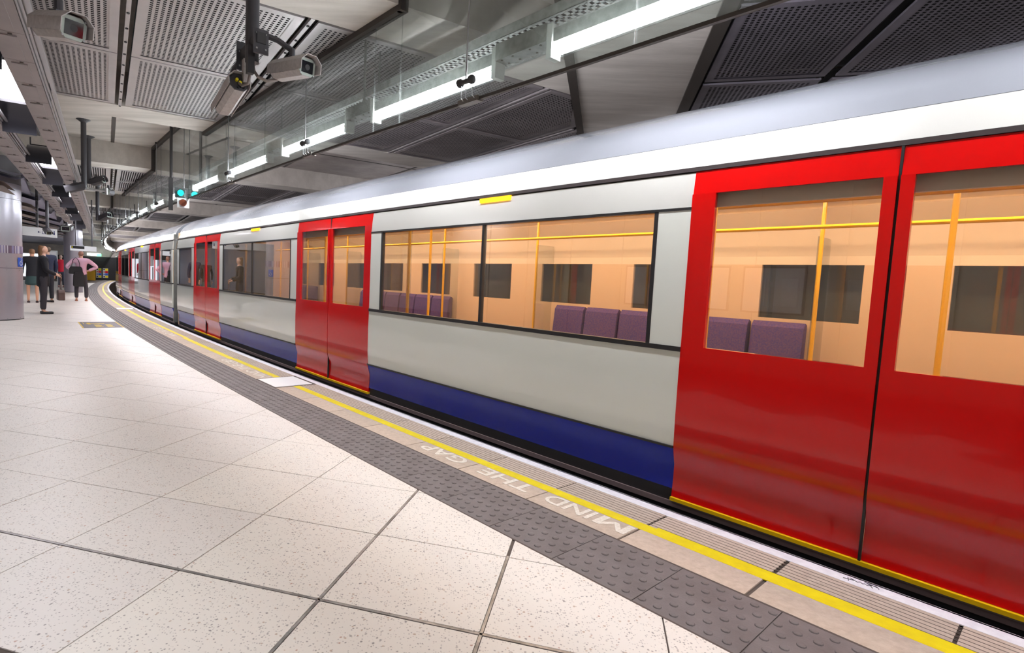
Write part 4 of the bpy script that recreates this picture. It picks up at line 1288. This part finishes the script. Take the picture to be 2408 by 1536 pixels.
# ================================================================== PEOPLE
def skin_mesh(verts, edges, radii, root=0, sub=1):
    me = bpy.data.meshes.new('sk'); me.from_pydata([tuple(v) for v in verts], edges, [])
    o = bpy.data.objects.new('sk', me); COL.objects.link(o)
    sm_ = o.modifiers.new('s', 'SKIN'); sm_.use_smooth_shade = True
    if not me.skin_vertices: 
        raise RuntimeError('no skin layer')
    d = me.skin_vertices[0].data
    for i, r in enumerate(radii):
        d[i].radius = r if isinstance(r, tuple) else (r, r)
        d[i].use_root = (i == root)
    ss = o.modifiers.new('u', 'SUBSURF'); ss.levels = sub
    dg = bpy.context.evaluated_depsgraph_get()
    out = bpy.data.meshes.new_from_object(o.evaluated_get(dg))
    bpy.data.objects.remove(o)
    for p in out.polygons: p.use_smooth = True
    return out
class SK:
    def __init__(self): self.v, self.e, self.r = [], [], []
    def chain(self, pts, start=None):
        prev = start; ids = []
        for p, r in pts:
            self.v.append(Vector(p)); self.r.append(r); i = len(self.v) - 1
            if prev is not None: self.e.append((prev, i))
            prev = i; ids.append(i)
        return ids
def person(label, loc, rz, H=1.68, coat=None, trousers=None, shoe=(30, 28, 30), hair=None, skin=(206, 160, 136), arms=None, coat_len=.80, skirt=None, bare=False, hair_long=False, stance=.11, slim=1.0, lean=0, sleeve=True):
    k = H / 1.70
    M_skin = mat('skin', skin, .55)
    t = thing('person', label, 'person', loc, rz=rz)
    def W(p): return Vector((p[0] * k, p[1] * k, p[2] * k))
    A = arms or {'L': [(-.20, 0, 1.40), (-.26, .0, 1.12), (-.27, .08, .88)], 'R': [(.20, 0, 1.40), (.26, .0, 1.12), (.27, .08, .88)]}
    b = SK()
    sp = b.chain([((0, 0, .93), (.135, .10)), ((0, .0, 1.08), (.12, .09)), ((0, 0, 1.26), (.14, .10)), ((0, 0, 1.40), (.115, .08)), ((0, .005, 1.475), (.052, .052)), ((0, .02, 1.535), (.056, .066)), ((0, .02, 1.60), (.074, .092)), ((0, .015, 1.665), (.066, .082)), ((0, .01, 1.695), (.035, .045))])
    b.chain([((0, .112, 1.585), (.013, .014))], sp[6])                       # nose
    b.chain([((.078, .01, 1.59), .014)], sp[6]); b.chain([((-.078, .01, 1.59), .014)], sp[6])   # ears
    for sd, sx in (('L', -1), ('R', 1)):
        s_, el, wr = [Vector(x) for x in A[sd]]
        ids = b.chain([(s_, .052), ((s_ + el) / 2, .043), (el, .038), ((el + wr) / 2, .034), (wr, .025)], sp[3])
        f = (wr - el).normalized(); side = f.cross(Vector((0, 1, 0)))
        side = side.normalized() if side.length > .2 else Vector((1, 0, 0))
        nrm = side.cross(f).normalized()
        palm = b.chain([(wr + f * .05, (.036, .016)), (wr + f * .085, (.034, .015))], ids[-1])
        for j, (off, ln) in enumerate(((-.027, .062), (-.009, .072), (.009, .067), (.027, .052))):
            p0 = wr + f * .095 + side * off
            b.chain([(p0, .0085), (p0 + f * ln * .5 - nrm * .008, .008), (p0 + f * ln * .85 - nrm * .028, .0075)], palm[-1])
        b.chain([(wr + f * .045 - side * .042, .010), (wr + f * .08 - side * .055 - nrm * .012, .009)], palm[0])
    for sx in (-1, 1):
        b.chain([((sx * .085, 0, .87), .085), ((sx * .10, .005, .68), .072), ((sx * stance, .015, .48), .052), ((sx * stance, .0, .34), .05), ((sx * stance, -.01, .10), .034), ((sx * stance, .03, .045), (.034, .028)), ((sx * stance, .12, .03), (.036, .02))], sp[0])
    me = skin_mesh([W(v) for v in b.v], b.e, [(r[0] * k, r[1] * k) if isinstance(r, tuple) else r * k for r in b.r])
    me.materials.append(M_skin); body = bpy.data.objects.new('body', me); COL.objects.link(body); body.parent = t
    def part(name, S, material):
        me = skin_mesh([W(v) for v in S.v], S.e, [(r[0] * k, r[1] * k) if isinstance(r, tuple) else r * k for r in S.r])
        me.materials.append(material); o = bpy.data.objects.new(name, me); COL.objects.link(o); o.parent = t; return o
    if trousers:
        S = SK(); r0 = S.chain([((0, 0, 1.06), (.155, .125)), ((0, 0, .92), (.165, .135))])
        for sx in (-1, 1):
            S.chain([((sx * .09, 0, .80), .098), ((sx * .10, .005, .66), .084), ((sx * stance, .01, .46), .068), ((sx * stance, .0, .28), .064), ((sx * stance, -.005, .10), .058)], r0[1])
        part('trousers', S, mat('trousers', trousers, .85))
    if skirt:
        S = SK(); S.chain([((0, 0, .98), (.15, .12)), ((0, 0, .85), (.18, .15)), ((0, 0, .62), (.22, .19)), ((0, 0, .55), (.22, .19))]); part('skirt', S, mat('skirt', skirt, .8))
    if coat:
        S = SK()
        c_ = S.chain([((0, 0, coat_len - .06), (.185, .15)), ((0, 0, coat_len + .02), (.185, .15)), ((0, 0, 1.0), (.175, .14)), ((0, 0, 1.14), (.165, .135)), ((0, 0, 1.28), (.185, .14)), ((0, 0, 1.40), (.165, .12)), ((0, .0, 1.475), (.075, .075))])
        for sd in ('L', 'R'):
            s_, el, wr = [Vector(x) for x in A[sd]]
            S.chain([(s_, .080), ((s_ + el) / 2, .068), (el, .062), ((el + wr) / 2, .056), (wr - (wr - el) * .08, .046)], c_[5])
        part('jacket', S, mat('jacket', coat, .8))
    if hair:
        S = SK()
        pts = [((0, .0, 1.70), (.06, .07)), ((0, -.012, 1.66), (.082, .088)), ((0, -.03, 1.60), (.084, .075)), ((0, -.045, 1.545), (.07, .05))]
        if hair_long: pts += [((0, -.05, 1.48), (.085, .05)), ((0, -.045, 1.41), (.08, .035))]
        S.chain(pts); part('hair', S, mat('hair', hair, .6))
    for sx in (-1, 1):
        m = MB(); N = 12; vs = []; fs = []
        pr = [(-.06, .03), (-.05, .036), (.02, .040), (.12, .044), (.17, .036), (.195, .018)]
        for y, wd in pr:
            for j in range(N):
                an = 2 * PI * j / N; zz = max(0.0, .035 + .035 * math.sin(an) * (1 if y < .06 else .7)) if math.sin(an) > -.3 else 0.0
                vs.append(W((sx * stance + wd * math.cos(an), y, zz)))
        for i in range(len(pr) - 1):
            for j in range(N): fs.append((i * N + j, i * N + (j + 1) % N, (i + 1) * N + (j + 1) % N, (i + 1) * N + j))
        fs += [tuple(range(N)), tuple((len(pr) - 1) * N + j for j in range(N))[::-1]]
        m.add(vs, fs); me = m.mesh('shoe', mat('shoe', shoe, .4), True); o = bpy.data.objects.new('shoe', me); COL.objects.link(o); o.parent = t
    return t
def handbag(name, label, loc, rz, w, d_, h, rgb, handle=.25):
    t = thing(name, label, 'bag', loc, rz=rz)
    mt = mat('bag_leather', rgb, .5)
    prof = [(-w * .42, 0), (w * .42, 0), (w * .5, h * .1), (w * .46, h * .75), (w * .36, h), (-w * .36, h), (-w * .46, h * .75), (-w * .5, h * .1)]
    m = MB(); m.prism(prof, (0, -d_ / 2, 0), (1, 0, 0), (0, 0, 1), (0, d_, 0)); me = m.mesh('bag_body', mt); o = bpy.data.objects.new('bag_body', me); COL.objects.link(o); o.parent = t
    bv = o.modifiers.new('b', 'BEVEL'); bv.width = d_ * .25; bv.segments = 3
    m = MB(); m.tube([(w * .28 * math.cos(a), 0, h * .95 + handle * math.sin(a)) for a in np.linspace(0, PI, 12)], .009, 8); me = m.mesh('handle', mt, True); o = bpy.data.objects.new('handle', me); COL.objects.link(o); o.parent = t
    return t
# woman in black, side on, facing right, bag in front
vd = math.atan2(13.45, -9.96)
person('woman in black coat with light brown bobbed hair, side on beside the column', (-9.90, 13.41, 0), vd - PI / 2 - PI / 2 + .12, 1.66, coat=(26, 26, 32), trousers=(58, 54, 60), shoe=(24, 22, 26), hair=(120, 84, 52), hair_long=True, coat_len=.72, stance=.075,
       arms={'L': [(-.19, 0, 1.37), (-.22, .04, 1.10), (-.08, .27, 1.02)], 'R': [(.19, 0, 1.37), (.22, .03, 1.10), (.10, .27, .98)]})
handbag('handbag', 'brown leather handbag held low by the woman in the black coat', (-9.62, 13.62, .34), vd - PI + .1, .34, .14, .26, (96, 74, 68), .36)
person('man in a navy jacket standing just behind the woman in black', (-12.8, 17.55, 0), vd - PI / 2 + .6, 1.76, coat=(34, 42, 68), trousers=(44, 44, 52), shoe=(30, 28, 30), hair=(96, 76, 60), coat_len=.85)
person('person in a dark coat and teal skirt with bare legs, half hidden by the column', (-12.95, 17.1, 0), vd - PI / 2, 1.66, coat=(40, 40, 46), skirt=(58, 82, 82), shoe=(60, 40, 40), hair=(150, 110, 80), skin=(232, 176, 146), coat_len=.8)
person('person in a red jacket seen from behind, further along the platform', (-20.83, 29.52, 0), vd - PI / 2 + .1, 1.72, coat=(196, 24, 52), trousers=(58, 62, 78), shoe=(110, 50, 60), hair=(186, 160, 150), coat_len=.86)
person('person in a pale pink shirt with elbows out, seen from behind under the indicator', (-12.64, 18.9, 0), vd - PI / 2, 1.70, coat=(232, 186, 208), trousers=(58, 54, 60), shoe=(168, 112, 88), hair=(150, 106, 90), coat_len=.93, stance=.14,
       arms={'L': [(-.20, 0, 1.40), (-.42, .02, 1.16), (-.20, .12, 1.04)], 'R': [(.20, 0, 1.40), (.47, .02, 1.18), (.20, .12, 1.04)]})
handbag('shoulder_bag', 'black shoulder bag hanging at the left side of the person in pink', (-12.70, 18.72, .92), vd - PI / 2, .40, .16, .26, (22, 20, 24), .30)
handbag('folded_coat', 'black folded coat hanging behind the person in pink', (-12.60, 18.72, .50), vd - PI / 2, .34, .10, .50, (24, 20, 22), .1)
